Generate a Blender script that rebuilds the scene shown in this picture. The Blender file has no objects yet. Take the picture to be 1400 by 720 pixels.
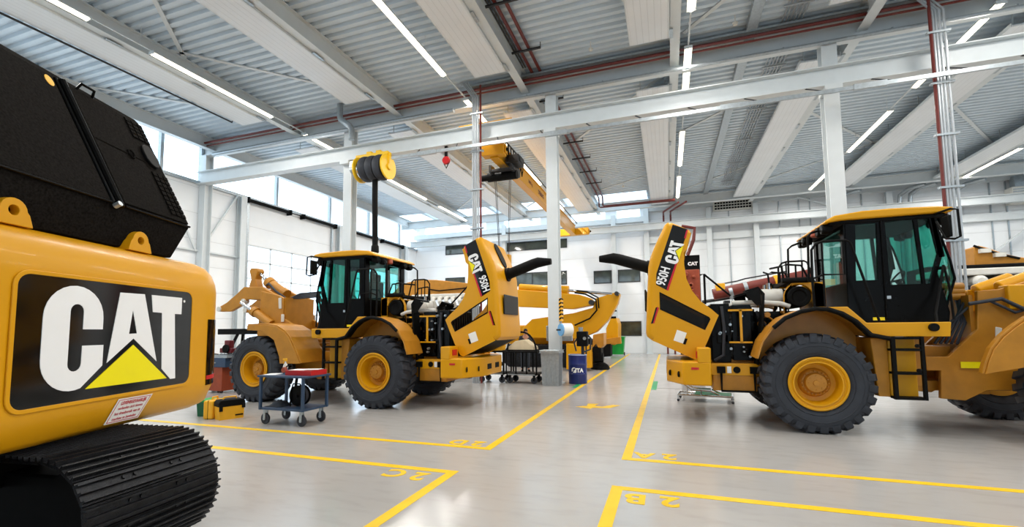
import bpy, bmesh, math, random
from mathutils import Vector, Matrix
from mathutils.geometry import tessellate_polygon

# ---------------------------------------------------------------- camera, sky, exposure
scene = bpy.context.scene
COL = scene.collection
PI = math.pi
YAW, PITCH, ROLL = 0.33104, 0.07445, -0.00853
_f = Vector((-math.sin(YAW) * math.cos(PITCH), math.cos(YAW) * math.cos(PITCH), math.sin(PITCH)))
_r = Vector((math.cos(YAW), math.sin(YAW), 0))
_u = _r.cross(_f)
_r2 = math.cos(ROLL) * _r + math.sin(ROLL) * _u
_u2 = -math.sin(ROLL) * _r + math.cos(ROLL) * _u
cam_data = bpy.data.cameras.new('camera')
cam_data.sensor_width = 36.0
cam_data.lens = 617.9 / 1400 * 36
cam_data.shift_y = 44.2 / 1400
cam_data.clip_end = 300
cam = bpy.data.objects.new('camera', cam_data)
cam.matrix_world = Matrix(((_r2.x, _u2.x, -_f.x, 0), (_r2.y, _u2.y, -_f.y, 0), (_r2.z, _u2.z, -_f.z, 1.7), (0, 0, 0, 1)))
COL.objects.link(cam)
scene.camera = cam

world = bpy.data.worlds.new('world')
scene.world = world
world.use_nodes = True
WN = world.node_tree.nodes['Background']
WN.inputs['Color'].default_value = (0.76, 0.89, 1.0, 1)
WN.inputs['Strength'].default_value = 3.0
LAMP_WATTS = 245          # one ceiling batten
scene.view_settings.view_transform = 'Standard'
scene.view_settings.look = 'None'
scene.view_settings.gamma = 1.0
scene.view_settings.use_curve_mapping = False
scene.view_settings.exposure = 0.08
scene.cycles.max_bounces = 8
scene.cycles.diffuse_bounces = 4
scene.cycles.glossy_bounces = 4
scene.cycles.transparent_max_bounces = 16
scene.cycles.caustics_reflective = False
scene.cycles.caustics_refractive = False
scene.cycles.sample_clamp_indirect = 6.0
scene.cycles.use_denoising = True

# ---------------------------------------------------------------- materials
def lin(h):
    h = h.lstrip('#')
    o = []
    for i in (0, 2, 4):
        c = int(h[i:i + 2], 16) / 255
        o.append(c / 12.92 if c <= 0.04045 else ((c + 0.055) / 1.055) ** 2.4)
    return (*o, 1)

def mat(name, hexc, rough=0.5, metal=0.0, var=0.06, scale=6.0, bump=0.0, coat=0.0, spec=0.4):
    m = bpy.data.materials.new(name)
    m.use_nodes = True
    nt = m.node_tree
    b = nt.nodes['Principled BSDF']
    b.inputs['Roughness'].default_value = rough
    b.inputs['Metallic'].default_value = metal
    b.inputs['Coat Weight'].default_value = coat
    b.inputs['Coat Roughness'].default_value = 0.08
    b.inputs['Specular IOR Level'].default_value = spec
    tc = nt.nodes.new('ShaderNodeTexCoord')
    nz = nt.nodes.new('ShaderNodeTexNoise')
    nz.inputs['Scale'].default_value = scale
    nz.inputs['Detail'].default_value = 5
    nt.links.new(tc.outputs['Object'], nz.inputs['Vector'])
    c = lin(hexc)
    rp = nt.nodes.new('ShaderNodeValToRGB')
    rp.color_ramp.elements[0].position = 0.3
    rp.color_ramp.elements[1].position = 0.7
    rp.color_ramp.elements[0].color = (*[max(0, x * (1 - var)) for x in c[:3]], 1)
    rp.color_ramp.elements[1].color = (*[min(1, x * (1 + var)) for x in c[:3]], 1)
    nt.links.new(nz.outputs['Fac'], rp.inputs['Fac'])
    nt.links.new(rp.outputs['Color'], b.inputs['Base Color'])
    if bump:
        bp = nt.nodes.new('ShaderNodeBump')
        bp.inputs['Strength'].default_value = bump
        bp.inputs['Distance'].default_value = 0.01
        n2 = nt.nodes.new('ShaderNodeTexNoise')
        n2.inputs['Scale'].default_value = scale * 8
        nt.links.new(tc.outputs['Object'], n2.inputs['Vector'])
        nt.links.new(n2.outputs['Fac'], bp.inputs['Height'])
        nt.links.new(bp.outputs['Normal'], b.inputs['Normal'])
    return m

def glass_mat(name, tint, rough=0.02, ior=1.45, solid=0.0):
    m = bpy.data.materials.new(name)
    m.use_nodes = True
    nt = m.node_tree
    nt.nodes.remove(nt.nodes['Principled BSDF'])
    out = nt.nodes['Material Output']
    tr = nt.nodes.new('ShaderNodeBsdfTransparent')
    tr.inputs['Color'].default_value = lin(tint)
    gl = nt.nodes.new('ShaderNodeBsdfGlossy')
    gl.inputs['Roughness'].default_value = rough
    fr = nt.nodes.new('ShaderNodeFresnel')
    ge = nt.nodes.new('ShaderNodeNewGeometry')
    mr = nt.nodes.new('ShaderNodeMapRange')
    mr.inputs['To Min'].default_value = ior
    mr.inputs['To Max'].default_value = 1 / ior
    nt.links.new(ge.outputs['Backfacing'], mr.inputs['Value'])
    nt.links.new(mr.outputs[0], fr.inputs['IOR'])
    mx = nt.nodes.new('ShaderNodeMixShader')
    nt.links.new(fr.outputs['Fac'], mx.inputs['Fac'])
    nt.links.new(tr.outputs[0], mx.inputs[1])
    nt.links.new(gl.outputs[0], mx.inputs[2])
    last = mx
    if solid:
        df = nt.nodes.new('ShaderNodeBsdfTranslucent')
        df.inputs['Color'].default_value = lin(tint)
        m2 = nt.nodes.new('ShaderNodeMixShader')
        m2.inputs['Fac'].default_value = solid
        nt.links.new(mx.outputs[0], m2.inputs[1])
        nt.links.new(df.outputs[0], m2.inputs[2])
        last = m2
    nt.links.new(last.outputs[0], out.inputs['Surface'])
    return m

def emit_mat(name, hexc, strength):
    m = bpy.data.materials.new(name)
    m.use_nodes = True
    b = m.node_tree.nodes['Principled BSDF']
    b.inputs['Base Color'].default_value = lin(hexc)
    b.inputs['Emission Color'].default_value = lin(hexc)
    b.inputs['Emission Strength'].default_value = strength
    return m

def panel_mat(name, hexc, axis, pitch, width=0.02, rough=0.45, dark=0.72, bump=0.6):
    """sheet cladding with a narrow joint every `pitch` metres along one axis"""
    m = mat(name, hexc, rough, var=0.025, scale=1.2)
    nt = m.node_tree
    b = nt.nodes['Principled BSDF']
    src = b.inputs['Base Color'].links[0].from_socket
    tc = nt.nodes.new('ShaderNodeTexCoord')
    sp = nt.nodes.new('ShaderNodeSeparateXYZ')
    nt.links.new(tc.outputs['Object'], sp.inputs[0])
    d = nt.nodes.new('ShaderNodeMath'); d.operation = 'DIVIDE'; d.inputs[1].default_value = pitch
    nt.links.new(sp.outputs[axis], d.inputs[0])
    fr = nt.nodes.new('ShaderNodeMath'); fr.operation = 'FRACT'
    nt.links.new(d.outputs[0], fr.inputs[0])
    lt = nt.nodes.new('ShaderNodeMath'); lt.operation = 'LESS_THAN'; lt.inputs[1].default_value = width / pitch
    nt.links.new(fr.outputs[0], lt.inputs[0])
    mx = nt.nodes.new('ShaderNodeMix'); mx.data_type = 'RGBA'
    c = lin(hexc)
    mx.inputs[7].default_value = (*[x * dark for x in c[:3]], 1)
    nt.links.new(lt.outputs[0], mx.inputs[0])
    nt.links.new(src, mx.inputs[6])
    nt.links.new(mx.outputs[2], b.inputs['Base Color'])
    bp = nt.nodes.new('ShaderNodeBump'); bp.invert = True
    bp.inputs['Strength'].default_value = bump; bp.inputs['Distance'].default_value = 0.02
    nt.links.new(lt.outputs[0], bp.inputs['Height'])
    nt.links.new(bp.outputs['Normal'], b.inputs['Normal'])
    return m

def floor_mat():
    m = bpy.data.materials.new('sealed_concrete')
    m.use_nodes = True
    nt = m.node_tree
    b = nt.nodes['Principled BSDF']
    tc = nt.nodes.new('ShaderNodeTexCoord')
    n1 = nt.nodes.new('ShaderNodeTexNoise'); n1.inputs['Scale'].default_value = 0.35; n1.inputs['Detail'].default_value = 6
    mp = nt.nodes.new('ShaderNodeMapping'); mp.inputs['Scale'].default_value = (0.35, 1.0, 1)
    mp.inputs['Rotation'].default_value = (0, 0, 0.08)
    nt.links.new(tc.outputs['Object'], n1.inputs['Vector'])
    nt.links.new(tc.outputs['Object'], mp.inputs['Vector'])
    n2 = nt.nodes.new('ShaderNodeTexNoise'); n2.inputs['Scale'].default_value = 7; n2.inputs['Detail'].default_value = 8
    nt.links.new(mp.outputs[0], n2.inputs['Vector'])
    r1 = nt.nodes.new('ShaderNodeValToRGB')
    r1.color_ramp.elements[0].position = 0.3; r1.color_ramp.elements[0].color = lin('aaa7a4')
    r1.color_ramp.elements[1].position = 0.7; r1.color_ramp.elements[1].color = lin('b9b7b4')
    nt.links.new(n1.outputs['Fac'], r1.inputs['Fac'])
    r2 = nt.nodes.new('ShaderNodeValToRGB')
    r2.color_ramp.elements[0].position = 0.28; r2.color_ramp.elements[0].color = lin('aba7a3')
    r2.color_ramp.elements[1].position = 0.5; r2.color_ramp.elements[1].color = (1, 1, 1, 1)
    nt.links.new(n2.outputs['Fac'], r2.inputs['Fac'])
    mx = nt.nodes.new('ShaderNodeMix'); mx.data_type = 'RGBA'; mx.blend_type = 'MULTIPLY'
    mx.inputs[0].default_value = 0.14
    nt.links.new(r1.outputs[0], mx.inputs[6]); nt.links.new(r2.outputs[0], mx.inputs[7])
    # scuffs and drips with their own shape
    n4 = nt.nodes.new('ShaderNodeTexNoise'); n4.inputs['Scale'].default_value = 2.2; n4.inputs['Detail'].default_value = 10; n4.inputs['Roughness'].default_value = 0.7
    nt.links.new(mp.outputs[0], n4.inputs['Vector'])
    r4 = nt.nodes.new('ShaderNodeValToRGB')
    r4.color_ramp.elements[0].position = 0.66; r4.color_ramp.elements[0].color = (0, 0, 0, 1)
    r4.color_ramp.elements[1].position = 0.74; r4.color_ramp.elements[1].color = (0.3, 0.3, 0.3, 1)
    nt.links.new(n4.outputs['Fac'], r4.inputs['Fac'])
    m4 = nt.nodes.new('ShaderNodeMix'); m4.data_type = 'RGBA'; m4.inputs[7].default_value = lin('857a70')
    nt.links.new(r4.outputs[0], m4.inputs[0]); nt.links.new(mx.outputs[2], m4.inputs[6])
    nt.links.new(m4.outputs[2], b.inputs['Base Color'])
    r3 = nt.nodes.new('ShaderNodeMapRange')
    r3.inputs['To Min'].default_value = 0.13; r3.inputs['To Max'].default_value = 0.27
    nt.links.new(n2.outputs['Fac'], r3.inputs['Value'])
    nt.links.new(r3.outputs[0], b.inputs['Roughness'])
    b.inputs['Specular IOR Level'].default_value = 0.6
    bp = nt.nodes.new('ShaderNodeBump'); bp.inputs['Strength'].default_value = 0.05; bp.inputs['Distance'].default_value = 0.01
    nt.links.new(n1.outputs['Fac'], bp.inputs['Height'])
    nt.links.new(bp.outputs['Normal'], b.inputs['Normal'])
    return m

M = dict(
    floor=floor_mat(),
    deck=mat('roof_deck_steel', 'cddae4', 0.4, var=0.04, scale=2, spec=0.5),
    clad=panel_mat('wall_cladding', 'edf0f2', 2, 1.15, 0.025, dark=0.8),
    cladv=panel_mat('white_facade', 'f4f6f8', 2, 1.35, 0.03, dark=0.85),
    steel=mat('light_grey_steel', 'd3d9db', 0.4, var=0.03, scale=3),
    slat=panel_mat('radiant_panel_sheet', 'e6eaed', 0, 0.16, 0.012, rough=0.35, dark=0.85),
    galv=mat('galvanised_steel', 'a9b1b6', 0.35, 0.6, var=0.12, scale=14),
    conduit=mat('conduit_grey', 'aab0b5', 0.35, 0.3, var=0.05),
    redpipe=mat('red_pipe_paint', '6a2822', 0.4, var=0.1),
    darkpipe=mat('dark_pipe', '3c3a3a', 0.5),
    yellow=mat('machine_yellow', 'd99a0e', 0.36, var=0.03, scale=2, coat=0.08, spec=0.25),
    ochre=mat('machine_ochre_primer', 'b97d20', 0.45, var=0.10, scale=5, coat=0.05),
    brightyellow=mat('bright_yellow', 'f2c21c', 0.4, var=0.03),
    logoyellow=mat('decal_yellow', 'f8e800', 0.3, var=0.01),
    white=mat('decal_white', 'f4f4f4', 0.35, var=0.01),
    offwhite=mat('enamel_white', 'dcdad2', 0.35, var=0.06),
    black=mat('gloss_black', '080808', 0.25, var=0.2, scale=10, spec=0.5),
    decalblack=mat('decal_black', '070708', 0.1, var=0.1, spec=0.5),
    hoodblack=mat('textured_black_paint', '1a1816', 0.5, var=0.5, scale=60, bump=0.15, spec=0.5),
    matt=mat('matt_black', '0f0f0f', 0.6, var=0.2, scale=12, spec=0.5),
    plastic=mat('dark_grey_plastic', '2a2c2f', 0.5, var=0.15),
    rubber=mat('tyre_rubber', '30333a', 0.62, var=0.14, scale=9, bump=0.15),
    steelblack=mat('track_steel', '222326', 0.36, 0.6, var=0.4, scale=14, bump=0.4),
    chrome=mat('polished_steel', 'c9cdd0', 0.15, 1.0, var=0.03),
    red=mat('signal_red', 'c01f24', 0.35, var=0.05),
    decalred=mat('decal_red', 'c4122f', 0.35, var=0.02),
    redbrown=mat('oxide_red_paint', '742e24', 0.45, var=0.1),
    orange=mat('orange_red_paint', '9c4426', 0.45, var=0.15),
    blue=mat('steel_blue_paint', '2f4560', 0.4, var=0.1),
    drumblue=mat('drum_blue', '1d2a6c', 0.32, var=0.06),
    rollblue=mat('paper_blue', '78b4e6', 0.8, var=0.03),
    green=mat('bin_green', '179a3c', 0.45, var=0.04),
    darkgreen=mat('dark_green', '0f5c3a', 0.5, var=0.05),
    caseyellow=mat('tool_case_yellow', 'f0b01c', 0.45, var=0.04),
    paper=mat('paper', 'eeeeea', 0.8, var=0.03),
    skin=mat('skin', 'c08a6c', 0.55, var=0.06),
    cloth=mat('dark_workwear', '2b3038', 0.85, var=0.15, scale=20),
    hair=mat('dark_hair', '2a211b', 0.7, var=0.2, scale=40),
    linemark=mat('floor_line_yellow', 'f2c521', 0.4, var=0.08, scale=5),
    linegreen=mat('floor_line_green', '1f9a58', 0.4, var=0.08, scale=5),
    cabglass=glass_mat('cab_glass', 'd2eeea', 0.02, 1.5),
    screenglass=glass_mat('windscreen_glass', '8cd4ca', 0.02, 1.5),
    glass=glass_mat('window_glass', 'f6fafc', 0.03, 1.15),
    opal=glass_mat('opal_door_pane', 'f4f8fc', 0.2, 1.2, 0.3),
    hoodshade=glass_mat('hood_window_shade', '84847f', 0.05, 1.4),
    darkglass=mat('office_window_glass', '3b4038', 0.06, var=0.5, scale=1.5, spec=0.8),
    bluegrey=mat('pale_blue_sign', 'a8b8dc', 0.4, var=0.03),
    tube=emit_mat('lit_diffuser', 'fff0d6', 5.0),
    lampglow=emit_mat('lamp_red', 'd04030', 0.2),
    meshgrille=mat('perforated_grille', '191a19', 0.5, var=0.3, scale=40),
)

for k_ in ('hoodblack', 'matt', 'black'): M[k_].node_tree.nodes['Principled BSDF'].inputs['IOR'].default_value = 1.2
M['hoodblack'].node_tree.nodes['Principled BSDF'].inputs['Specular IOR Level'].default_value = 0.25
M['hoodblack'].node_tree.nodes['Principled BSDF'].inputs['IOR'].default_value = 1.05

# ---------------------------------------------------------------- mesh helpers
class MB:
    """collects shapes and links them as ONE mesh object"""
    def __init__(s, mtx=None):
        s.v = []; s.f = []; s.X = mtx or Matrix.Identity(4)
    def add(s, vs, fs):
        o = len(s.v)
        s.v += [tuple(s.X @ Vector(p)) for p in vs]
        s.f += [tuple(i + o for i in f) for f in fs]
        return s
    def box(s, x0, x1, y0, y1, z0, z1):
        vs = [(x, y, z) for z in (z0, z1) for y in (y0, y1) for x in (x0, x1)]
        return s.add(vs, [(0, 2, 3, 1), (4, 5, 7, 6), (0, 1, 5, 4), (2, 6, 7, 3), (0, 4, 6, 2), (1, 3, 7, 5)])
    def obox(s, a, b, w, h, up=(0, 0, 1)):
        """bar of section w x h running from a to b"""
        a = Vector(a); b = Vector(b); d = (b - a).normalized(); up = Vector(up)
        if abs(d.dot(up)) > 0.98: up = Vector((1, 0, 0))
        r = d.cross(up).normalized(); u = r.cross(d)
        vs = []
        for p in (a, b):
            for i, j in ((-1, -1), (1, -1), (1, 1), (-1, 1)):
                vs.append(p + r * (i * w / 2) + u * (j * h / 2))
        return s.add(vs, [(0, 3, 2, 1), (4, 5, 6, 7), (0, 1, 5, 4), (1, 2, 6, 5), (2, 3, 7, 6), (3, 0, 4, 7)])
    def prism(s, pts, plane, a, b, holes=()):
        """polygon (with holes) in plane xz / xy / yz, extruded a..b on the third axis"""
        loops = [list(pts)] + [list(h) for h in holes]
        def P(q, t):
            return (q[0], t, q[1]) if plane == 'xz' else (q[0], q[1], t) if plane == 'xy' else (t, q[0], q[1])
        tri = tessellate_polygon([[Vector((q[0], q[1], 0)) for q in L] for L in loops])
        flat = [q for L in loops for q in L]
        n = len(flat)
        vs = [P(q, a) for q in flat] + [P(q, b) for q in flat]
        if holes:
            fs = [tuple(t) for t in tri] + [tuple(i + n for i in reversed(t)) for t in tri]
        else:
            fs = [tuple(range(n)), tuple(range(2 * n - 1, n - 1, -1))]
        o = 0
        for L in loops:
            k = len(L)
            for i in range(k):
                j = (i + 1) % k
                fs.append((o + i, o + j, n + o + j, n + o + i))
            o += k
        return s.add(vs, fs)
    def tube(s, path, r, n=8, closed=False, caps=True):
        path = [Vector(p) for p in path]; m = len(path); rings = []; vs = []
        ref = None
        for i, p in enumerate(path):
            if closed: d = (path[(i + 1) % m] - path[i - 1])
            else: d = path[min(i + 1, m - 1)] - path[max(i - 1, 0)]
            d.normalize()
            if ref is None or abs(ref.dot(d)) > 0.98:
                ref = Vector((0, 0, 1)) if abs(d.z) < 0.9 else Vector((1, 0, 0))
            x = (ref - d * ref.dot(d)).normalized(); y = d.cross(x); ref = x
            rr = r[i] if isinstance(r, (list, tuple)) else r
            vs += [p + x * (rr * math.cos(2 * PI * k / n)) + y * (rr * math.sin(2 * PI * k / n)) for k in range(n)]
        fs = []
        for i in range(m if closed else m - 1):
            j = (i + 1) % m
            for k in range(n):
                l = (k + 1) % n
                fs.append((i * n + k, i * n + l, j * n + l, j * n + k))
        if caps and not closed:
            fs.append(tuple(range(n - 1, -1, -1))); fs.append(tuple((m - 1) * n + k for k in range(n)))
        return s.add(vs, fs)
    def cyl(s, a, b, r, r2=None, n=16):
        return s.tube([a, b], [r, r if r2 is None else r2], n)
    def lathe(s, prof, origin, axis='y', n=32, closed=False):
        """prof: (radius, offset along the axis)"""
        o = Vector(origin); vs = []; m = len(prof)
        for r, h in prof:
            for k in range(n):
                c, q = r * math.cos(2 * PI * k / n), r * math.sin(2 * PI * k / n)
                p = {'y': (c, h, q), 'x': (h, c, q), 'z': (c, q, h)}[axis]
                vs.append(o + Vector(p))
        fs = []
        for i in range(m if closed else m - 1):
            j = (i + 1) % m
            for k in range(n):
                l = (k + 1) % n
                fs.append((i * n + k, i * n + l, j * n + l, j * n + k))
        if not closed:
            if prof[0][0] > 1e-6: fs.append(tuple(range(n)))
            if prof[-1][0] > 1e-6: fs.append(tuple((m - 1) * n + k for k in range(n)))
        return s.add(vs, fs)
    def strip(s, pts, plane, a, b, t):
        """bent sheet of thickness t following a polyline, running a..b on the third axis"""
        off = []
        for i, p in enumerate(pts):
            q0 = pts[max(i - 1, 0)]; q1 = pts[min(i + 1, len(pts) - 1)]
            dx, dz = q1[0] - q0[0], q1[1] - q0[1]; l = math.hypot(dx, dz) or 1
            off.append((p[0] - dz / l * t, p[1] + dx / l * t))
        for i in range(len(pts) - 1):
            s.prism([pts[i], pts[i + 1], off[i + 1], off[i]], plane, a, b)
        return s
    def sides(s, *a, **k):
        """build the pieces on either side of the y = 0 plane as an object each"""
        par = list(range(len(s.v)))
        def find(i):
            while par[i] != i:
                par[i] = par[par[i]]; i = par[i]
            return i
        for f in s.f:
            for i in f[1:]: par[find(i)] = find(f[0])
        acc = {}
        for i, p in enumerate(s.v):
            q = acc.setdefault(find(i), [0.0, 0]); q[0] += p[1]; q[1] += 1
        out = []
        for sg in (-1, 1):
            keep = [i for i in range(len(s.v)) if (acc[find(i)][0] / acc[find(i)][1] >= 0) == (sg > 0)]
            if not keep: continue
            mp = {o: n for n, o in enumerate(keep)}
            b = MB(); b.v = [s.v[i] for i in keep]; b.f = [tuple(mp[i] for i in f) for f in s.f if f[0] in mp]
            out.append(b.build(*a, **k))
        return out
    def pieces(s, *a, **k):
        """build every connected piece as an object of its own"""
        par = list(range(len(s.v)))
        def find(i):
            while par[i] != i:
                par[i] = par[par[i]]; i = par[i]
            return i
        for f in s.f:
            for i in f[1:]: par[find(i)] = find(f[0])
        grp = {}
        for i in range(len(s.v)): grp.setdefault(find(i), []).append(i)
        out = []
        for g in grp.values():
            mp = {o: n for n, o in enumerate(g)}
            b = MB(); b.v = [s.v[i] for i in g]; b.f = [tuple(mp[i] for i in f) for f in s.f if f[0] in mp]
            out.append(b.build(*a, **k))
        return out
    def build(s, name, m, parent=None, bevel=0.0, angle=35, label=None, seg=2):
        me = bpy.data.meshes.new(name)
        me.from_pydata(s.v, [], s.f)
        bm = bmesh.new(); bm.from_mesh(me)
        bmesh.ops.remove_doubles(bm, verts=bm.verts, dist=1e-5)
        bmesh.ops.recalc_face_normals(bm, faces=bm.faces)
        for f in bm.faces: f.smooth = True
        lim = math.radians(angle)
        for e in bm.edges:
            if len(e.link_faces) != 2 or e.calc_face_angle(0) > lim: e.smooth = False
        bm.to_mesh(me); bm.free()
        me.materials.append(m)
        o = bpy.data.objects.new(name, me)
        COL.objects.link(o)
        if parent is not None: o.parent = parent
        if bevel:
            md = o.modifiers.new('edge', 'BEVEL'); md.width = bevel; md.segments = seg
            md.limit_method = 'ANGLE'; md.angle_limit = math.radians(40)
        if label: o['label'] = label
        return o

def thing(name, label, cat, loc=(0, 0, 0), rz=0.0, group=None):
    o = bpy.data.objects.new(name, None)
    o.empty_display_size = 0.2
    COL.objects.link(o)
    o.location = loc; o.rotation_euler = (0, 0, rz)
    return tag(o, label, cat, group)

def tag(o, label, cat, group=None):
    o['label'] = label; o['category'] = cat
    if group: o['group'] = group
    return o

def struct(name, mb, m, bevel=0.0, parent=None):
    o = mb.build(name, m, parent, bevel)
    if parent is None: o['kind'] = 'structure'
    return o

def text(name, s, size, m, parent, origin, right, up, bold=0.0, depth=0.004, squeeze=1.0, align='CENTER'):
    cu = bpy.data.curves.new(name, 'FONT')
    cu.body = s; cu.size = size; cu.extrude = depth / 2; cu.offset = bold
    cu.align_x = align; cu.align_y = 'CENTER'
    t = bpy.data.objects.new(name, cu)
    COL.objects.link(t)
    dg = bpy.context.evaluated_depsgraph_get()
    me = bpy.data.meshes.new_from_object(t.evaluated_get(dg))
    bpy.data.objects.remove(t); bpy.data.curves.remove(cu)
    r = Vector(right).normalized(); u = Vector(up).normalized(); n = r.cross(u)
    o = Vector(origin)
    X = Matrix(((r.x * squeeze, u.x, n.x, o.x), (r.y * squeeze, u.y, n.y, o.y), (r.z * squeeze, u.z, n.z, o.z), (0, 0, 0, 1)))
    me.transform(X)
    me.materials.clear(); me.materials.append(m)
    ob = bpy.data.objects.new(name, me)
    COL.objects.link(ob)
    if parent is not None: ob.parent = parent
    return ob

def plate2d(pts, origin, right, up, depth, holes=()):
    """flat polygon given in (u, v) on the plane origin + u*right + v*up, with real thickness"""
    r = Vector(right).normalized(); u = Vector(up).normalized(); n = r.cross(u); o = Vector(origin)
    X = Matrix(((r.x, u.x, n.x, o.x), (r.y, u.y, n.y, o.y), (r.z, u.z, n.z, o.z), (0, 0, 0, 1)))
    return MB(X).prism(pts, 'xy', 0, depth, holes)

def arc(cx, cy, r, a0, a1, n):
    return [(cx + r * math.cos(a0 + (a1 - a0) * i / n), cy + r * math.sin(a0 + (a1 - a0) * i / n)) for i in range(n + 1)]

# letter outlines of the big decal lettering: u 0..1.55, v 0..0.84
LC = arc(0.365, 1.81, 0.222, 0, PI, 14) + arc(0.365, 1.525, 0.222, PI, 1.6 * PI, 10) + [(0.60, 1.46), (0.60, 1.612), (0.43, 1.612)] \
    + arc(0.378, 1.485, 0.05, 0, -PI, 8) + arc(0.378, 1.855, 0.05, PI, 0, 8) + [(0.428, 1.728), (0.587, 1.728)]
LA = [(0.725, 2.015), (0.965, 2.02), (1.128, 1.455), (0.873, 1.655), (0.637, 1.475)]
LAH = [(0.853, 1.885), (0.905, 1.695), (0.826, 1.692)]
LT = [(1.04, 2.02), (1.403, 2.02), (1.403, 1.868), (1.318, 1.868), (1.36, 1.285), (1.30, 1.285), (1.19, 1.385), (1.165, 1.872), (1.06, 1.875)]
LTRI = [(0.873, 1.604), (1.255, 1.297), (0.472, 1.302)]
def logo(parent, origin, right, up, scale, depth):
    """white lettering and yellow triangle, centred on origin"""
    q = lambda L: [((x - 0.79) * scale, (y - 1.66) * scale) for x, y in L]
    mb = plate2d(q(LC), origin, right, up, depth)
    b = plate2d(q(LA), origin, right, up, depth, [q(LAH)])
    o = len(mb.v); mb.v += b.v; mb.f += [tuple(i + o for i in f) for f in b.f]
    b = plate2d(q(LT), origin, right, up, depth)
    o = len(mb.v); mb.v += b.v; mb.f += [tuple(i + o for i in f) for f in b.f]
    mb.build('lettering', M['white'], parent, label='white lettering')
    plate2d(q(LTRI), origin, right, up, depth * 1.5).build('triangle', M['logoyellow'], parent, label='yellow triangle')

# ================================================================ THE HALL
XL, XR, YF, YB, ZD = -19.4, 26.0, 32.3, -10.0, 10.2
struct('floor', MB().box(XL - 0.3, XR + 0.3, YB, YF + 0.3, -0.2, 0.0), M['floor'])

# roof deck: trapezoidal steel sheet, ribs running across the hall
SKY = (28.6, 31.9)                       # roof opening along the far left end, added to brighten the facade
def deck(x0, x1, y0, y1):
    mb = MB(); y = y0; prof = []
    while y < y1 - 0.01:
        prof += [(y, 0.0), (y + 0.12, 0.0), (y + 0.155, 0.085), (y + 0.245, 0.085)]
        y += 0.28
    prof.append((y1, 0.0))
    vs = []
    for a, z in prof: vs += [(x0, a, ZD + z), (x1, a, ZD + z)]
    mb.add(vs, [(2 * i, 2 * i + 1, 2 * i + 3, 2 * i + 2) for i in range(len(prof) - 1)])
    mb.box(x0, x1, y0, y1, ZD + 0.2, ZD + 0.3)
    return mb
dk = deck(XL - 0.3, XR + 0.3, YB, SKY[0])
a = deck(-1.0, XR + 0.3, SKY[0], YF + 0.3); o = len(dk.v); dk.v += a.v; dk.f += [tuple(i + o for i in f) for f in a.f]
dk.box(XL - 0.3, -1.0, SKY[1], YF + 0.3, ZD, ZD + 0.3)
for x in (-16.7, -11.6, -6.4): dk.box(x - 0.12, x + 0.12, SKY[0], SKY[1], ZD, ZD + 0.3)
struct('ceiling', dk, M['deck'])
struct('window_9', MB().box(XL, -1.0, SKY[0], SKY[1], ZD + 0.305, ZD + 0.32), M['glass'])

# ---- wall with the big doors and the strip of windows above
wl = MB()
for y0, y1 in ((YB, 16.5), (22.25, 24.2), (29.75, YF)):
    wl.box(XL - 0.25, XL, y0, y1, 0, 8.25)
for y0, y1 in ((16.5, 22.25), (24.2, 29.75)):
    wl.box(XL - 0.25, XL - 0.02, y0, y1, 6.0, 8.25)
struct('wall_left', wl, M['clad'])
tr = MB(); tr.box(XL - 0.2, XL + 0.10, YB, YF, 8.2, 8.33); tr.box(XL - 0.2, XL + 0.12, YB, YF, 10.04, 10.2)
for y in (-6, -2, 2, 6, 10, 12.4, 14.1, 18.2, 22.2, 26, 29.8): tr.box(XL - 0.14, XL + 0.04, y - 0.06, y + 0.06, 8.3, 10.1)
struct('trim_1', tr, M['galv'])
ys = (-10, -2, 6, 12.4, 18.2, 22.2, 26, 32.3)
for i in range(7):
    struct('window_%d' % (i + 1), MB().box(XL - 0.07, XL - 0.05, ys[i], ys[i + 1], 8.33, 10.04), M['glass'])
for k, (y0, y1) in enumerate(((16.5, 22.25), (24.2, 29.75))):
    fr = MB()
    for z in (0.0, 0.9, 1.75, 2.6, 3.45, 4.3, 5.15, 5.94): fr.box(XL - 0.1, XL - 0.04, y0, y1, z, z + 0.07)
    for j in range(5):
        y = y0 + (y1 - y0 - 0.07) * j / 4; fr.box(XL - 0.1, XL - 0.04, y, y + 0.07, 0, 6)
    d = struct('door_%d' % (k + 1), fr, M['steel'])
    MB().box(XL - 0.08, XL - 0.065, y0, y1, 0.05, 5.95).build('pane', M['opal'], d)
    rl = MB()
    for y in (y0 - 0.08, y1 + 0.08): rl.box(XL + 0.0, XL + 0.12, y - 0.07, y + 0.07, 0, 8.2)
    rl.build('rail', M['galv'], d)
    sh = MB().cyl((XL + 0.22, y0 - 0.2, 8.12), (XL + 0.22, y0 + 2.3, 8.12), 0.09)
    sh.cyl((XL + 0.22, y1 - 2.3, 8.12), (XL + 0.22, y1 + 0.2, 8.12), 0.09).cyl((XL + 0.22, y0, 8.12), (XL + 0.22, y1, 8.12), 0.025)
    for y in (y0 - 0.2, y0 + 2.4, y1 - 2.4, y1 + 0.2): sh.box(XL, XL + 0.34, y - 0.03, y + 0.03, 7.98, 8.26)
    sh.build('spring_shaft', M['matt'], d)

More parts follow.
